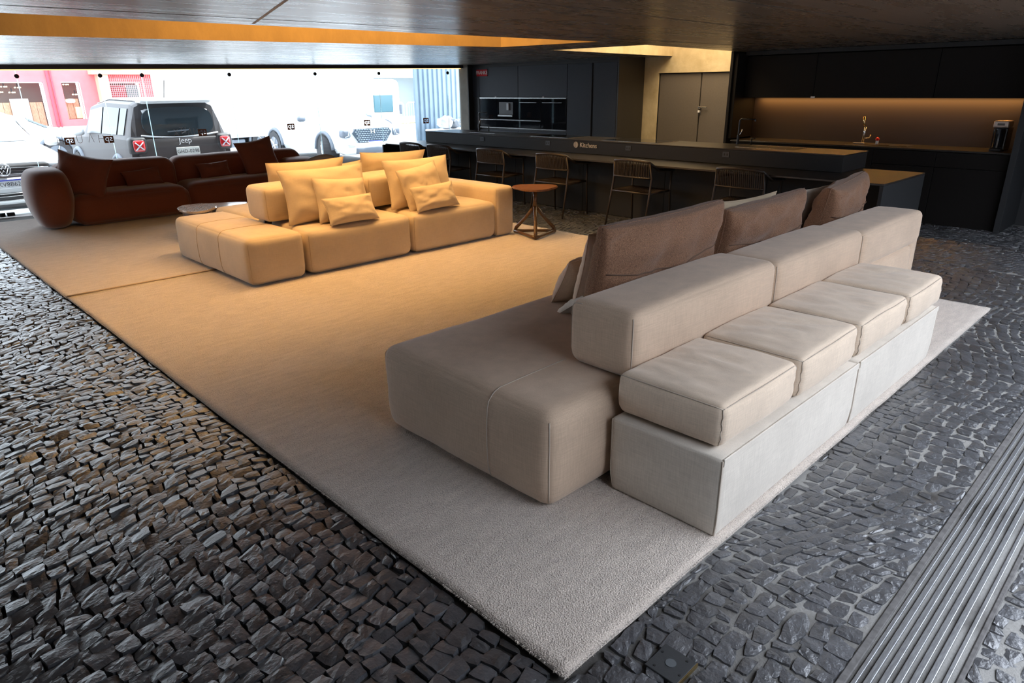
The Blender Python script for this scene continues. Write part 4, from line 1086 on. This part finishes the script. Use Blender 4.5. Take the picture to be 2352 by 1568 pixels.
white_car = mat('white_car_paint', (.80, .82, .84), .18, coat=1)
silver_car = mat('pale_car_paint', (.72, .75, .78), .22, coat=1)
dark_car = mat('dark_grey_car_paint', (.060, .056, .058), .45, spec=.22)
plastic_g = mat('grey_cladding', (.13, .15, .18), .6)
lamp_red = mat('red_lamp', (.55, .01, .015), .12, coat=1)
lamp_clear = mat('clear_lamp', (.55, .6, .66), .08, metal=.4)

class Car:
    """lofted body; local x from tail (0) to nose (L), y across, z up"""
    def __init__(s, tab, W_):
        s.t = tab; s.W = W_; s.L = tab[-1][0]
    def at(s, x):
        t = s.t
        for a, b in zip(t[:-1], t[1:]):
            if x <= b[0] or b is t[-1]:
                k = max(0, min(1, (x-a[0])/(b[0]-a[0]+1e-9))); k2 = k*k*(3-2*k)*.5+k*.5
                return [a[i]+(b[i]-a[i])*k2 for i in range(len(a))]
    def pt(s, x, v, side):
        """v in 0..6 around the half section, floor sill to roof centre"""
        _, zb, zs, zt, wl, wr = s.at(x)   # bottom, belt, top, half width low, half width roof
        zr = max(zt, zs+.001)
        P = [(wl*.90, zb), (wl*.985, zb+.12), (wl, (zb+zs)/2), (wl*.97, zs), (wr+.02+(wl*.97-wr)*.05, zr-.07*(zr-zs > .1)), (wr*.82, zr), (0, zr+.012)]
        i = min(5, int(v)); f = v-i
        y = P[i][0]+(P[i+1][0]-P[i][0])*f; z = P[i][1]+(P[i+1][1]-P[i][1])*f
        return Vector((x, side*y, z))
    def body(s, m, parent, n=46):
        bm = bmesh.new(); vs_ = [0, .5, 1, 1.5, 2, 2.5, 3, 3.5, 4, 4.35, 4.7, 5, 5.5, 6]; R_ = []
        for i in range(n+1):
            x = s.L*i/n; ring = [bm.verts.new(s.pt(x, v, 1)) for v in vs_]+[bm.verts.new(s.pt(x, v, -1)) for v in vs_[-2::-1]]; R_.append(ring)
        for i in range(n):
            for k in range(len(R_[0])-1): bm.faces.new((R_[i][k], R_[i][k+1], R_[i+1][k+1], R_[i+1][k]))
            bm.faces.new((R_[i][-1], R_[i][0], R_[i+1][0], R_[i+1][-1]))
        bm.faces.new(R_[0]); bm.faces.new(R_[-1][::-1])
        bmesh.ops.recalc_face_normals(bm, faces=bm.faces)
        return from_bm('body', bm, m, parent, smooth=False)
    def patch(s, name, m, parent, x0, x1, v0, v1, side, off=.008, n=8, skew=0.0):
        bm = bmesh.new(); G_ = {}
        for i in range(n+1):
            for j in range(5):
                t = i/n; q = j/4; x = x0+(x1-x0)*t+skew*(q)*(1-2*t if skew else 0)
                p = s.pt(x, v0+(v1-v0)*q, side); G_[i, j] = bm.verts.new(p+Vector((0, side*off, off*.6)))
        for i in range(n):
            for j in range(4): bm.faces.new((G_[i, j], G_[i+1, j], G_[i+1, j+1], G_[i, j+1]))
        o = from_bm(name, bm, m, parent); md = o.modifiers.new('thick', 'SOLIDIFY'); md.thickness = .006
        return o
    def screen(s, name, m, parent, x0, x1, vmin=4.2, off=.012, n=8):
        bm = bmesh.new(); G_ = {}; vs_ = [(vmin, 1), (4.6, 1), (5, 1), (6, 1), (5, -1), (4.6, -1), (vmin, -1)]
        for i in range(n+1):
            x = x0+(x1-x0)*i/n
            for j, (v, sd) in enumerate(vs_): G_[i, j] = bm.verts.new(s.pt(x, v, sd)+Vector((.0, 0, off)))
        for i in range(n):
            for j in range(6): bm.faces.new((G_[i, j], G_[i+1, j], G_[i+1, j+1], G_[i, j+1]))
        o = from_bm(name, bm, m, parent); md = o.modifiers.new('thick', 'SOLIDIFY'); md.thickness = .006
        return o
def wheels(parent, xs, hw, r=.33, z=.33, steer=0.0, arch=True):
    for i, x in enumerate(xs):
        for sd in (-1, 1):
            if arch:
                bm = bmesh.new(); pts = [(x+(r+.07)*math.cos(a), sd*(hw-.005), z+(r+.07)*math.sin(a)) for a in [PI*k/14 for k in range(15)]]
                add_tube(bm, pts, .045, 6); from_bm('wheel_arch', bm, plastic_g, parent, smooth=True)
                cyl('arch_well', (x, sd*(hw-.10), z), r+.06, .2, black_m, parent, 24, 'Y')
            wl = cyl('wheel', (x, sd*(hw-.07), z), r, .21, rubber, parent, 28, 'Y')
            cyl('hub', (x, sd*(hw+.038), z), r*.62, .012, plastic_g, wl, 20, 'Y')
            bm = bmesh.new()
            for k in range(5):
                a = 2*PI*k/5; add_tube(bm, [(x, sd*(hw+.05), z), (x+r*.62*math.cos(a), sd*(hw+.046), z+r*.62*math.sin(a))], .022, 5)
            from_bm('spokes', bm, steel, wl)
            if steer and i == 1:
                M_ = Matrix.Translation((x, sd*(hw-.07), z)) @ Matrix.Rotation(steer, 4, 'Z') @ Matrix.Translation((-x, -sd*(hw-.07), -z)); wl.matrix_local = M_
def plate(parent, s_, c, rz, m=None, size=.105):
    """number plate centred at c in the car's local frame, facing rz"""
    b = box('number_plate', -.20, .20, -.006, .006, -.065, .065, m or mat('plate_grey', (.62, .64, .62), .5), parent, .004); b.location = c; b.rotation_euler = (0, 0, rz)
    text('plate_lettering', s_, size*.82, mat('plate_black', (.05, .05, .06), .5), b, (0, -.0075, -.008), (PI/2, 0, 0), .0006)
    return b
def mirror_(parent, x, hw, z, m):
    for sd in (-1, 1):
        s_ = Soft(x-.05, x+.07, sd*(hw+.10)-.10, sd*(hw+.10)+.10, z-.07, z+.07, r=.05); s_.mesh('door_mirror', m, parent, (6, 6, 6))

# --- dark grey hatch suv, tail towards the glass
jc = thing('car', 'dark grey suv parked tail first outside the glass, red square tail lamps', 'car', (4.62, 13.15, GZ), PI/2)
J = Car([(0, .38, .98, 1.02, .86, .60), (.03, .30, 1.0, 1.60, .87, .62), (.25, .25, 1.02, 1.66, .88, .64), (1.6, .22, 1.0, 1.68, .88, .66), (2.6, .22, .98, 1.60, .88, .64), (3.2, .22, .97, 1.10, .87, .66), (4.0, .25, .90, .95, .84, .60), (4.2, .35, .80, .82, .76, .5)], .88)
J.body(dark_car, jc)
for sd in (1, -1):
    for (a, b) in ((.30, .62), (.70, 1.55), (1.63, 2.55)): J.patch('side_window', carwin, jc, a, b, 3.12, 3.88, sd)
J.patch('roof_glare', white_car, jc, .02, 2.5, 4.75, 6, 1, .012, 14); J.patch('roof_glare', white_car, jc, .02, 2.5, 4.75, 6, -1, .012, 14)  # white sheets paint the glossy glare onto the dark roof
sp_ = Soft(-.10, .16, -.60, .60, 1.60, 1.68, r=.03); sp_.mesh('roof_spoiler', white_car, jc, (8, 14, 6))  # spoiler whitened along with the roof glare
# tail: rounded glass, lamps, plate, wiper
prw = []
for k in range(28):
    a = 2*PI*k/28; ca, sa = math.cos(a), math.sin(a)
    prw.append((.60*math.copysign(abs(ca)**.42, ca)*(1-.10*(sa > 0)*abs(sa)), 1.305+.235*math.copysign(abs(sa)**.55, sa)))
bm = bmesh.new(); A_ = [bm.verts.new((-.020+.03*(z-1.3), y, z)) for y, z in prw]; B_ = [bm.verts.new((.03, y, z)) for y, z in prw]
bm.faces.new(A_); [bm.faces.new((A_[i], B_[i], B_[(i+1) % 28], A_[(i+1) % 28])) for i in range(28)]
bmesh.ops.recalc_face_normals(bm, faces=bm.faces); rw = from_bm('rear_window', bm, carwin, jc)
tube('chrome_trim', [(-.028, -.66+1.32*k/12, 1.085-.05*math.sin(PI*k/12)) for k in range(13)], .016, white_car, jc, 6)
tube('wiper', [(-.035, -.02, 1.10), (-.045, -.14, 1.15), (-.045, .22, 1.135)], .011, plastic_g, rw, 6)
tube('aerial', [(.5, 0, 1.68), (.34, 0, 1.98)], .008, black_m, jc, 6)
tg = Soft(-.07, .05, -.74, .74, .62, 1.02, r=.03, bulge=.01); tg.mesh('tailgate', dark_car, jc, (6, 16, 8))
bp_ = Soft(-.16, .20, -.86, .86, .26, .62, r=.08, bulge=.03); bp_.mesh('rear_bumper', mat('bumper_brown_reflection', (.06, .04, .038), .3, coat=.5), jc, (8, 20, 10))  # brownish reflection on the lower tail put into the bumper colour
tube('bumper_trim', [(-.17, -.74+1.48*k/10, .63-.03*math.sin(PI*k/10)) for k in range(11)], .014, white_car, jc, 6)
bl = Soft(-.20, -.1, -.5, .5, .25, .37, r=.03); bl.mesh('bumper_insert', plastic_g, jc, (6, 14, 6))
for sd in (1, -1):
    s_ = Soft(-.095, .10, sd*.74-.135, sd*.74+.135, .78, 1.06, r=.04); lh = s_.mesh('tail_lamp_housing', black_m, jc, (6, 8, 8))
    s_ = Soft(-.115, .0, sd*.74-.09, sd*.74+.09, .825, 1.015, r=.02); ll = s_.mesh('tail_lamp', lamp_red, lh, (5, 6, 6))
    for q in (1, -1): tube('lamp_cross', [(-.120, sd*.74-.065, .92-q*.065), (-.126, sd*.74, .92), (-.120, sd*.74+.065, .92+q*.065)], .011, lamp_clear, ll, 5)
plate(jc, 'GHD-0298', (-.085, -.06, .80), -PI/2)
t_ = text('badge', 'Jeep', .13, white_m, jc, (-.075, -.04, .975), (PI/2, 0, -PI/2), .004)
mirror_(jc, 2.55, .90, 1.08, silver_car)
wheels(jc, (.72, 3.35), .88)
# --- white saloon nose towards the glass, far left
vw = thing('car', 'white car with chrome ring badge parked nose first at the far left', 'car', (1.84, 16.9, GZ), -PI/2)
Vw = Car([(0, .35, .95, 1.0, .80, .55), (.1, .28, .97, 1.30, .84, .58), (.8, .24, .96, 1.48, .87, .60), (1.9, .22, .95, 1.50, .88, .62), (2.5, .22, .95, 1.36, .88, .60), (3.1, .22, .95, 1.04, .87, .68), (3.8, .24, .90, .96, .86, .62), (4.12, .30, .80, .86, .80, .55), (4.2, .36, .62, .66, .72, .5)], .88)
Vw.body(white_car, vw)
for sd in (1, -1):
    for (a, b) in ((.7, 1.5), (1.6, 2.45)): Vw.patch('side_window', carwin, vw, a, b, 3.12, 3.85, sd)
Vw.screen('windscreen', mat('bright_windscreen', (.55, .6, .62), .06, spec=.8), vw, 2.45, 3.05)
gr_ = Soft(4.08, 4.22, -.60, .60, .64, .80, r=.03); gg = gr_.mesh('grille', black_m, vw, (5, 16, 6))
for k in range(3): tube('grille_bar', [(4.225, -.58+1.16*i/10, .665+.045*k-.02*(i/5-1)**2) for i in range(11)], .006, steel, gg, 5)
nb = Soft(4.02, 4.26, -.84, .84, .22, .62, r=.08, bulge=.02); nbm = nb.mesh('front_bumper', white_car, vw, (8, 20, 10))
li = Soft(4.18, 4.275, -.66, .66, .27, .42, r=.03); li.mesh('lower_intake', black_m, vw, (5, 14, 6))
for z_ in (.30, .36, .40): tube('intake_bar', [(4.283, -.6, z_), (4.29, 0, z_-.01), (4.283, .6, z_)], .007, steel, vw, 5)
bm = bmesh.new(); add_tube(bm, [(4.245, .085*math.cos(a), .735+.085*math.sin(a)) for a in [2*PI*k/24 for k in range(25)]], .010, 6, False); bd = from_bm('badge', bm, chrome, vw, smooth=True)
for pts in ([(-.05, .055), (-.022, .005), (0, .05), (.022, .005), (.05, .055)], [(-.065, .02), (-.03, -.062), (0, -.012), (.03, -.062), (.065, .02)]):
    tube('badge_letter', [(4.25, y, .735+z) for y, z in pts], .0065, chrome, bd, 5)
for sd in (1, -1):
    s_ = Soft(4.0, 4.19, sd*.72-.15, sd*.72+.15, .69, .80, r=.035); s_.mesh('headlamp', lamp_clear, vw, (6, 8, 6))
plate(vw, 'TKV8B62', (4.285, 0, .53), PI/2, mat('plate_white', (.75, .77, .8), .5))
box('plate_band', 4.286, 4.294, -.2, .2, .575, .595, mat('blue_band', (.05, .08, .5), .5), vw, 0)
mirror_(vw, 2.75, .90, 1.02, white_car)
wheels(vw, (.8, 3.35), .88)
# --- white suv with honeycomb grille
cr = thing('car', 'white suv with honeycomb grille and turned front wheel, behind the sand sofa', 'car', (10.12, 19.75, GZ), -PI/2)
Cr = Car([(0, .4, 1.02, 1.05, .82, .55), (.08, .32, 1.03, 1.35, .86, .60), (.6, .27, 1.02, 1.60, .88, .63), (1.8, .25, 1.0, 1.63, .89, .64), (2.5, .25, .98, 1.50, .89, .62), (3.15, .25, .98, 1.12, .88, .70), (3.9, .27, .95, 1.04, .87, .65), (4.22, .34, .88, .93, .82, .55), (4.3, .4, .75, .80, .76, .5)], .89)
Cr.body(silver_car, cr)
for sd in (1, -1):
    for (a, b) in ((.35, .85), (.92, 1.62), (1.70, 2.55)): Cr.patch('side_window', mat('sky_window', (.45, .52, .55), .05, spec=.8), cr, a, b, 3.12, 3.86, sd)
Cr.screen('windscreen', mat('bright_windscreen', (.55, .6, .62), .06), cr, 2.5, 3.12)
gp_ = [(-.50, .86), (.50, .86), (.58, .76), (.40, .52), (-.40, .52), (-.58, .76)]
bm = bmesh.new(); A_ = [bm.verts.new((4.335, y, z)) for y, z in gp_]; B_ = [bm.verts.new((4.2, y, z)) for y, z in gp_]; bm.faces.new(A_)
for i in range(6): bm.faces.new((A_[i], B_[i], B_[(i+1) % 6], A_[(i+1) % 6]))
bmesh.ops.recalc_face_normals(bm, faces=bm.faces); gl_ = from_bm('grille', bm, mat('grille_grey', (.05, .07, .09), .5), cr)
bm = bmesh.new()
for r_ in range(7):
    for c_ in range(-7, 8):
        y = c_*.075+(.0375 if r_ % 2 else 0); z = .55+r_*.048
        if abs(y) < .40+(z-.52)*.5 and abs(y) < .52: add_box(bm, 4.336, 4.344, y-.026, y+.026, z-.009, z+.009)
from_bm('grille_studs', bm, lamp_clear, gl_, kind='stuff')
text('badge', 'H', .14, white_m, gl_, (4.350, 0, .78), (PI/2, .0, PI/2), .004).scale = (1.4, 1, 1)
nb = Soft(4.05, 4.38, -.86, .86, .24, .52, r=.09, bulge=.03); nb.mesh('front_bumper', silver_car, cr, (8, 20, 10))
lw = Soft(4.30, 4.42, -.55, .55, .26, .42, r=.03); lw.mesh('lower_intake', plastic_g, cr, (5, 14, 6))
for sd in (1, -1):
    s_ = Soft(4.12, 4.33, sd*.74-.11, sd*.74+.11, .66, .84, r=.03); hl = s_.mesh('headlamp', plastic_g, cr, (6, 8, 6))
    tube('light_strip', [(4.335, sd*.68, .82), (4.34, sd*.72, .70), (4.33, sd*.80, .68)], .013, lamp_clear, hl, 6); tube('light_strip', [(4.335, sd*.64, .82), (4.34, sd*.68, .69)], .010, lamp_clear, hl, 6)
    s_ = Soft(4.28, 4.40, sd*.66-.12, sd*.66+.12, .42, .52, r=.03); s_.mesh('fog_lamp', lamp_clear, cr, (5, 6, 5))
box('number_plate', 4.43, 4.44, -.2, .2, .44, .57, white_m, cr, .003); box('plate_band', 4.44, 4.445, -.2, .2, .55, .57, mat('blue_band', (.05, .08, .5), .5), cr, 0)
mirror_(cr, 2.62, .92, 1.08, plastic_g)
wheels(cr, (.75, 3.42), .89, .35, .35, steer=-.45)
# --- white hatchback crossing
hb = thing('car', 'white hatchback passing on the far side of the street', 'car', (1.1, 21.9, GZ), 0)
Hb = Car([(0, .35, .90, .94, .78, .5), (.12, .28, .92, 1.2, .82, .55), (.9, .24, .92, 1.42, .85, .58), (1.9, .22, .90, 1.44, .86, .60), (2.6, .22, .88, 1.25, .86, .58), (3.2, .22, .86, .98, .85, .65), (3.9, .28, .78, .84, .80, .5), (4.05, .34, .6, .64, .7, .45)], .86)
Hb.body(white_car, hb)
for sd in (1, -1):
    for (a, b) in ((1.2, 1.85), (1.93, 2.85)): Hb.patch('side_window', mat('sky_window', (.45, .52, .55), .05), hb, a, b, 3.12, 3.86, sd)
Hb.screen('windscreen', carwin, hb, 2.75, 3.15)
mirror_(hb, 2.5, .88, .95, white_car); wheels(hb, (.75, 3.2), .86)
# --- box truck
tk_ = thing('truck', 'white box truck standing in the street behind the parked cars', 'truck', (8.0, 24.0, GZ-.22), 0)
box('cargo_box', .2, 6.7, -1.1, 1.1, .62, 3.3, mat('white_truck', (.86, .87, .88), .5), tk_, .03)
box('box_rail', .15, 6.7, -1.12, 1.12, .56, .66, mat('grey_rail', (.45, .46, .48), .5), tk_, .01)
box('chassis', .4, 8.4, -.5, .5, .42, .58, plastic_g, tk_, .01)
box('side_locker', 1.2, 2.1, -1.05, -.6, .15, .5, plastic_g, tk_, .02); box('under_bar', .3, 2.4, -1.08, -1.03, .18, .26, silver_car, tk_, .01)
for k in range(5): box('rear_corner_post', .2+.11*k, .25+.11*k, -1.125, -1.10, .7, 3.2, mat('pale_post', (.55, .6, .64), .5), tk_, .004)
cb = Soft(6.85, 8.5, -1.05, 1.05, .40, 2.35, r=.22, bulge=.04); cb.mesh('cab', white_car, tk_, (14, 14, 12))
box('cab_window', 7.2, 8.05, -1.115, -1.08, 1.18, 1.80, mat('teal_window', (.06, .14, .17), .06), tk_, .03, 3)
box('cab_mirror', 8.3, 8.36, -1.28, -1.12, 1.1, 1.45, plastic_g, tk_, .02)
wheels(tk_, (2.75, 7.6), 1.05, .42, .42)
# --- red shop front
rb = thing('shop_building', 'red and salmon painted shop building across the street', 'building', (9.5, 38.0, -.2))
def rbx(name, x0, x1, z0, z1, m, p=None, y0=0, y1=.3, bev=0, **k): return box(name, x0-9.5, x1-9.5, y0, y1, z0+.2, z1+.2, m, p or rb, bev, **k)
ops = [(5.0, 7.80, .15, 2.04), (8.53, 9.27, .42, 2.04), (10.5, 11.9, .1, 2.02)]
xs = 4.2
for (a, b, z0, z1) in ops:
    rbx('wall', xs, a, -.2, 4, red_m); rbx('wall', a, b, z1, 4, red_m); rbx('wall', a, b, -.2, z0, red_m); xs = b
rbx('wall', xs, 13.1, -.2, 4, red_m); rbx('wall', 13.1, 13.75, -.2, 4, orange_m, None, -.15, .3); rbx('side_building', 13.75, 30, -.2, 5, mat('white_render', (.82, .82, .80), .9))
rbx('plinth', 4.2, 13.75, -.2, .12, mat('pale_plinth', (.6, .58, .56), .9), None, -.06, 0)
for (x, w_) in ((7.98, .10), (8.14, .06)): rbx('pilaster', x, x+w_, .1, 4, mat('deep_red', (.62, .07, .10), .85), None, -.06, 0)
rbx('gate_pillar', 9.95, 10.38, -.2, 2.35, orange_m, None, -.5, 0); rbx('gate_pillar', 12.9, 13.1, -.2, 2.35, orange_m, None, -.5, 0)  # orange light on the left gate pillar is put into its colour
rbx('canopy', 9.7, 13.4, 2.36, 2.55, orange_m, None, -.6, 0); rbx('blue_sign', 11.0, 12.3, 2.46, 2.62, mat('pale_blue', (.45, .62, .75), .6), None, -.64, -.6)
plank = mat('pale_wood_panel', (.55, .40, .26), .7, noise=8, var=.3, stretch=(6, 1, 1)); darkin = mat('shop_interior', (.10, .085, .075), .9)
for (a, b, z0, z1) in ops:
    rbx('shop_interior', a-.05, b+.05, z0-.05, z1+.05, darkin, None, .9, .95)
    n_ = max(3, int((b-a)/.25))
    for k in range(n_): rbx('wood_panel', a+(b-a)*k/n_, a+(b-a)*(k+1)/n_-.012, z0, z0+(z1-z0)*.55, plank, None, .84, .89)
    rbx('window_frame', a, b, z1-.03, z1, white_m, None, -.01, .05); rbx('window_frame', b-.03, b, z0, z1, white_m, None, -.01, .05)
bulb = mat('warm_bulb', (1, .8, .5), .5, emit=((1, .70, .38), 9))
for (cx0, cz) in ((5.9, 1.86), (6.4, 1.88), (6.9, 1.84), (6.2, 1.66), (6.65, 1.64), (8.8, 1.96), (9.1, 1.52), (11.2, 1.86)):
    ch = rbx('chandelier', cx0-.02, cx0+.02, cz, cz+.16, black_m, None, .45, .49)
    bm = bmesh.new()
    for k in range(5): bmesh.ops.create_icosphere(bm, subdivisions=1, radius=.028, matrix=Matrix.Translation((cx0-9.5+.11*math.cos(k*1.257), .47+.11*math.sin(k*1.257), cz+.2-.02)))
    from_bm('bulbs', bm, bulb, ch)
rbx('display_board', 6.5, 7.2, .3, 1.35, white_m, None, .5, .54); rbx('counter', 5.5, 5.95, .15, .95, red_m, None, .4, .7)
rbx('display_case', 8.95, 9.2, .45, .95, mat('brass_frame', (.6, .5, .3), .5), None, .3, .34)
s_ = Soft(8.72-9.5, 9.06-9.5, .5, .8, 1.32, 1.5, r=.07); s_.mesh('lamp_shade', white_m, rb, (8, 8, 6))
dr = rbx('shop_door', 11.25, 11.75, .1, 1.9, mat('grey_glass_door', (.16, .18, .18), .2), None, .1, .15); rbx('door_panel', 10.55, 11.2, .1, 1.9, mat('dark_red_door', (.35, .04, .05), .6), None, .1, .15)
bm = bmesh.new()
for k in range(30): add_box(bm, 10.4+k*.085-9.5, 10.412+k*.085-9.5, -.42, -.408, 0, 2.54)
for k in range(26): add_box(bm, 10.4-9.5, 12.9-9.5, -.42, -.408, .1+k*.09, .112+k*.09)
from_bm('security_grille', bm, mat('pale_grille', (.55, .40, .40), .6), rb, kind='stuff')
# --- white building and barriers at the right
wb = thing('building', 'plain white building with a dark opening beyond the street', 'building', (27, 36, -.2))
wr = mat('white_render', (.82, .82, .80), .9)
box('wall', -8, -3.0, 0, .3, 0, 5, wr, wb, 0); box('wall', -3.0, 6, 0, .3, 2.45, 5, wr, wb, 0); box('wall', .6, 6, 0, .3, 0, 2.45, wr, wb, 0); box('opening', -3.0, .6, .9, 1.0, 0, 2.45, mat('grey_opening', (.30, .35, .38), .9), wb, 0); box('ledge', -3.2, 6, -.3, 0, 2.4, 2.6, wr, wb, 0)
for k, (x, lab) in enumerate([(20.6, 'white crowd barrier beside the truck cab'), (22.6, 'white crowd barrier before the dark opening')]):
    fb = thing('crowd_barrier', lab, 'barrier', (x, 31, GZ), 0, 'crowd barriers')
    mm = mat('galvanised', (.62, .66, .7), .4, metal=.3)
    tube('frame', [(0, 0, 0), (0, 0, 1.0), (.1, 0, 1.1), (1.7, 0, 1.1), (1.8, 0, 1.0), (1.8, 0, 0)], .03, mm, fb, 6); tube('bottom_rail', [(0, 0, .2), (1.8, 0, .2)], .02, mm, fb, 6)
    for q in range(11): tube('bar', [(.15+q*.15, 0, .2), (.15+q*.15, 0, 1.1)], .011, mm, fb, 5)
# --- corrugated fence, container, bags, plants
cf = thing('corrugated_fence', 'tall blue-grey corrugated metal fence outside at the right end of the glass', 'fence', (11.2, 13.2, GZ))
cm_ = mat('blue_grey_sheet', (.30, .40, .50), .55, noise=3, var=.08)
for k in range(21):
    x = -1.36+k*.135
    bm = bmesh.new(); pr = [(0, 0), (.02, -.028), (.085, -.028), (.105, 0), (.134, 0)]
    for (p_, q_) in zip(pr[:-1], pr[1:]):
        bm.faces.new([bm.verts.new(v) for v in ((x+p_[0], p_[1], 0), (x+q_[0], q_[1], 0), (x+q_[0], q_[1], 3.2), (x+p_[0], p_[1], 3.2))])
    bmesh.ops.remove_doubles(bm, verts=bm.verts, dist=.0002); o = from_bm('sheet_rib', bm, cm_, cf); md = o.modifiers.new('thick', 'SOLIDIFY'); md.thickness = .004; md.offset = 1
bn = thing('planter', 'long pale blue-white planter box at the foot of the corrugated fence', 'planter', (10.75, 12.7, -.045))
pb = mat('pale_blue_box', (.60, .68, .72), .6)
box('trough', -.85, .9, -.18, .18, 0, .74, pb, bn, .01); box('rim', -.87, .92, -.20, .20, .72, .77, white_m, bn, .008)
for k, (x, lab, h_, m_) in enumerate([(10.28, 'bundle of shiny white plastic bags on the planter', .17, mat('white_plastic', (.75, .78, .82), .25)), (10.53, 'dark plastic bag slumped beside the white bundle', .15, mat('grey_plastic_bag', (.14, .16, .19), .3))]):
    b_ = thing('plastic_bag', lab, 'bag', (x, 12.66, .725)); bm = bmesh.new(); bmesh.ops.create_icosphere(bm, subdivisions=4, radius=1)
    for v in bm.verts:
        p = v.co.copy(); q = 1+.35*mnoise.noise(p*1.6+Vector((k*9, 0, 0)))+.16*abs(mnoise.noise(p*5)); v.co = Vector((p.x*.19*q, p.y*.13*q, max(0, (p.z*.75+.75)*h_*q)))
    from_bm('bag', bm, m_, b_, smooth=True)
pf = thing('flower_arrangement', 'white flowers and grey leaves at the right end of the planter', 'plant', (10.92, 12.66, .725))
leafm = mat('grey_leaf', (.30, .40, .42), .5); flm = mat('white_flower', (.85, .87, .9), .6)
for k in range(16):
    a = k*2.4; r_ = .04+.012*k; h_ = .12+.035*(k % 6); q = .5*(k % 3)
    tube('stem', [(0, 0, 0), (r_*.5*math.cos(a), r_*.4*math.sin(a), h_*.6), (r_*math.cos(a), r_*.7*math.sin(a), h_)], .004, leafm, pf, 5)
    if k % 2:
        bm = bmesh.new(); bmesh.ops.create_icosphere(bm, subdivisions=2, radius=.026, matrix=Matrix.Translation((r_*math.cos(a), r_*.7*math.sin(a), h_)))
        for v in bm.verts: v.co += (v.co-Vector((r_*math.cos(a), r_*.7*math.sin(a), h_)))*.5*mnoise.noise(v.co*60)
        from_bm('flower', bm, flm, pf)
for k in range(9):
    a = -.3+k*.35; L_ = .30; bm = bmesh.new(); pv = []
    for j in range(6):
        t = j/5; c_ = Vector((math.cos(a)*L_*t, math.sin(a)*L_*.4*t-.02, .02+.22*math.sin(t*2.2))); s_ = Vector((-math.sin(a), math.cos(a)*.6, 0)).normalized()*(.035*math.sin(PI*min(.98, t+.05)))
        pv.append((bm.verts.new(c_-s_), bm.verts.new(c_+s_+Vector((0, 0, .008)))))
    for j in range(5): bm.faces.new((pv[j][0], pv[j+1][0], pv[j+1][1], pv[j][1]))
    o = from_bm('leaf', bm, leafm, pf); md = o.modifiers.new('thick', 'SOLIDIFY'); md.thickness = .003
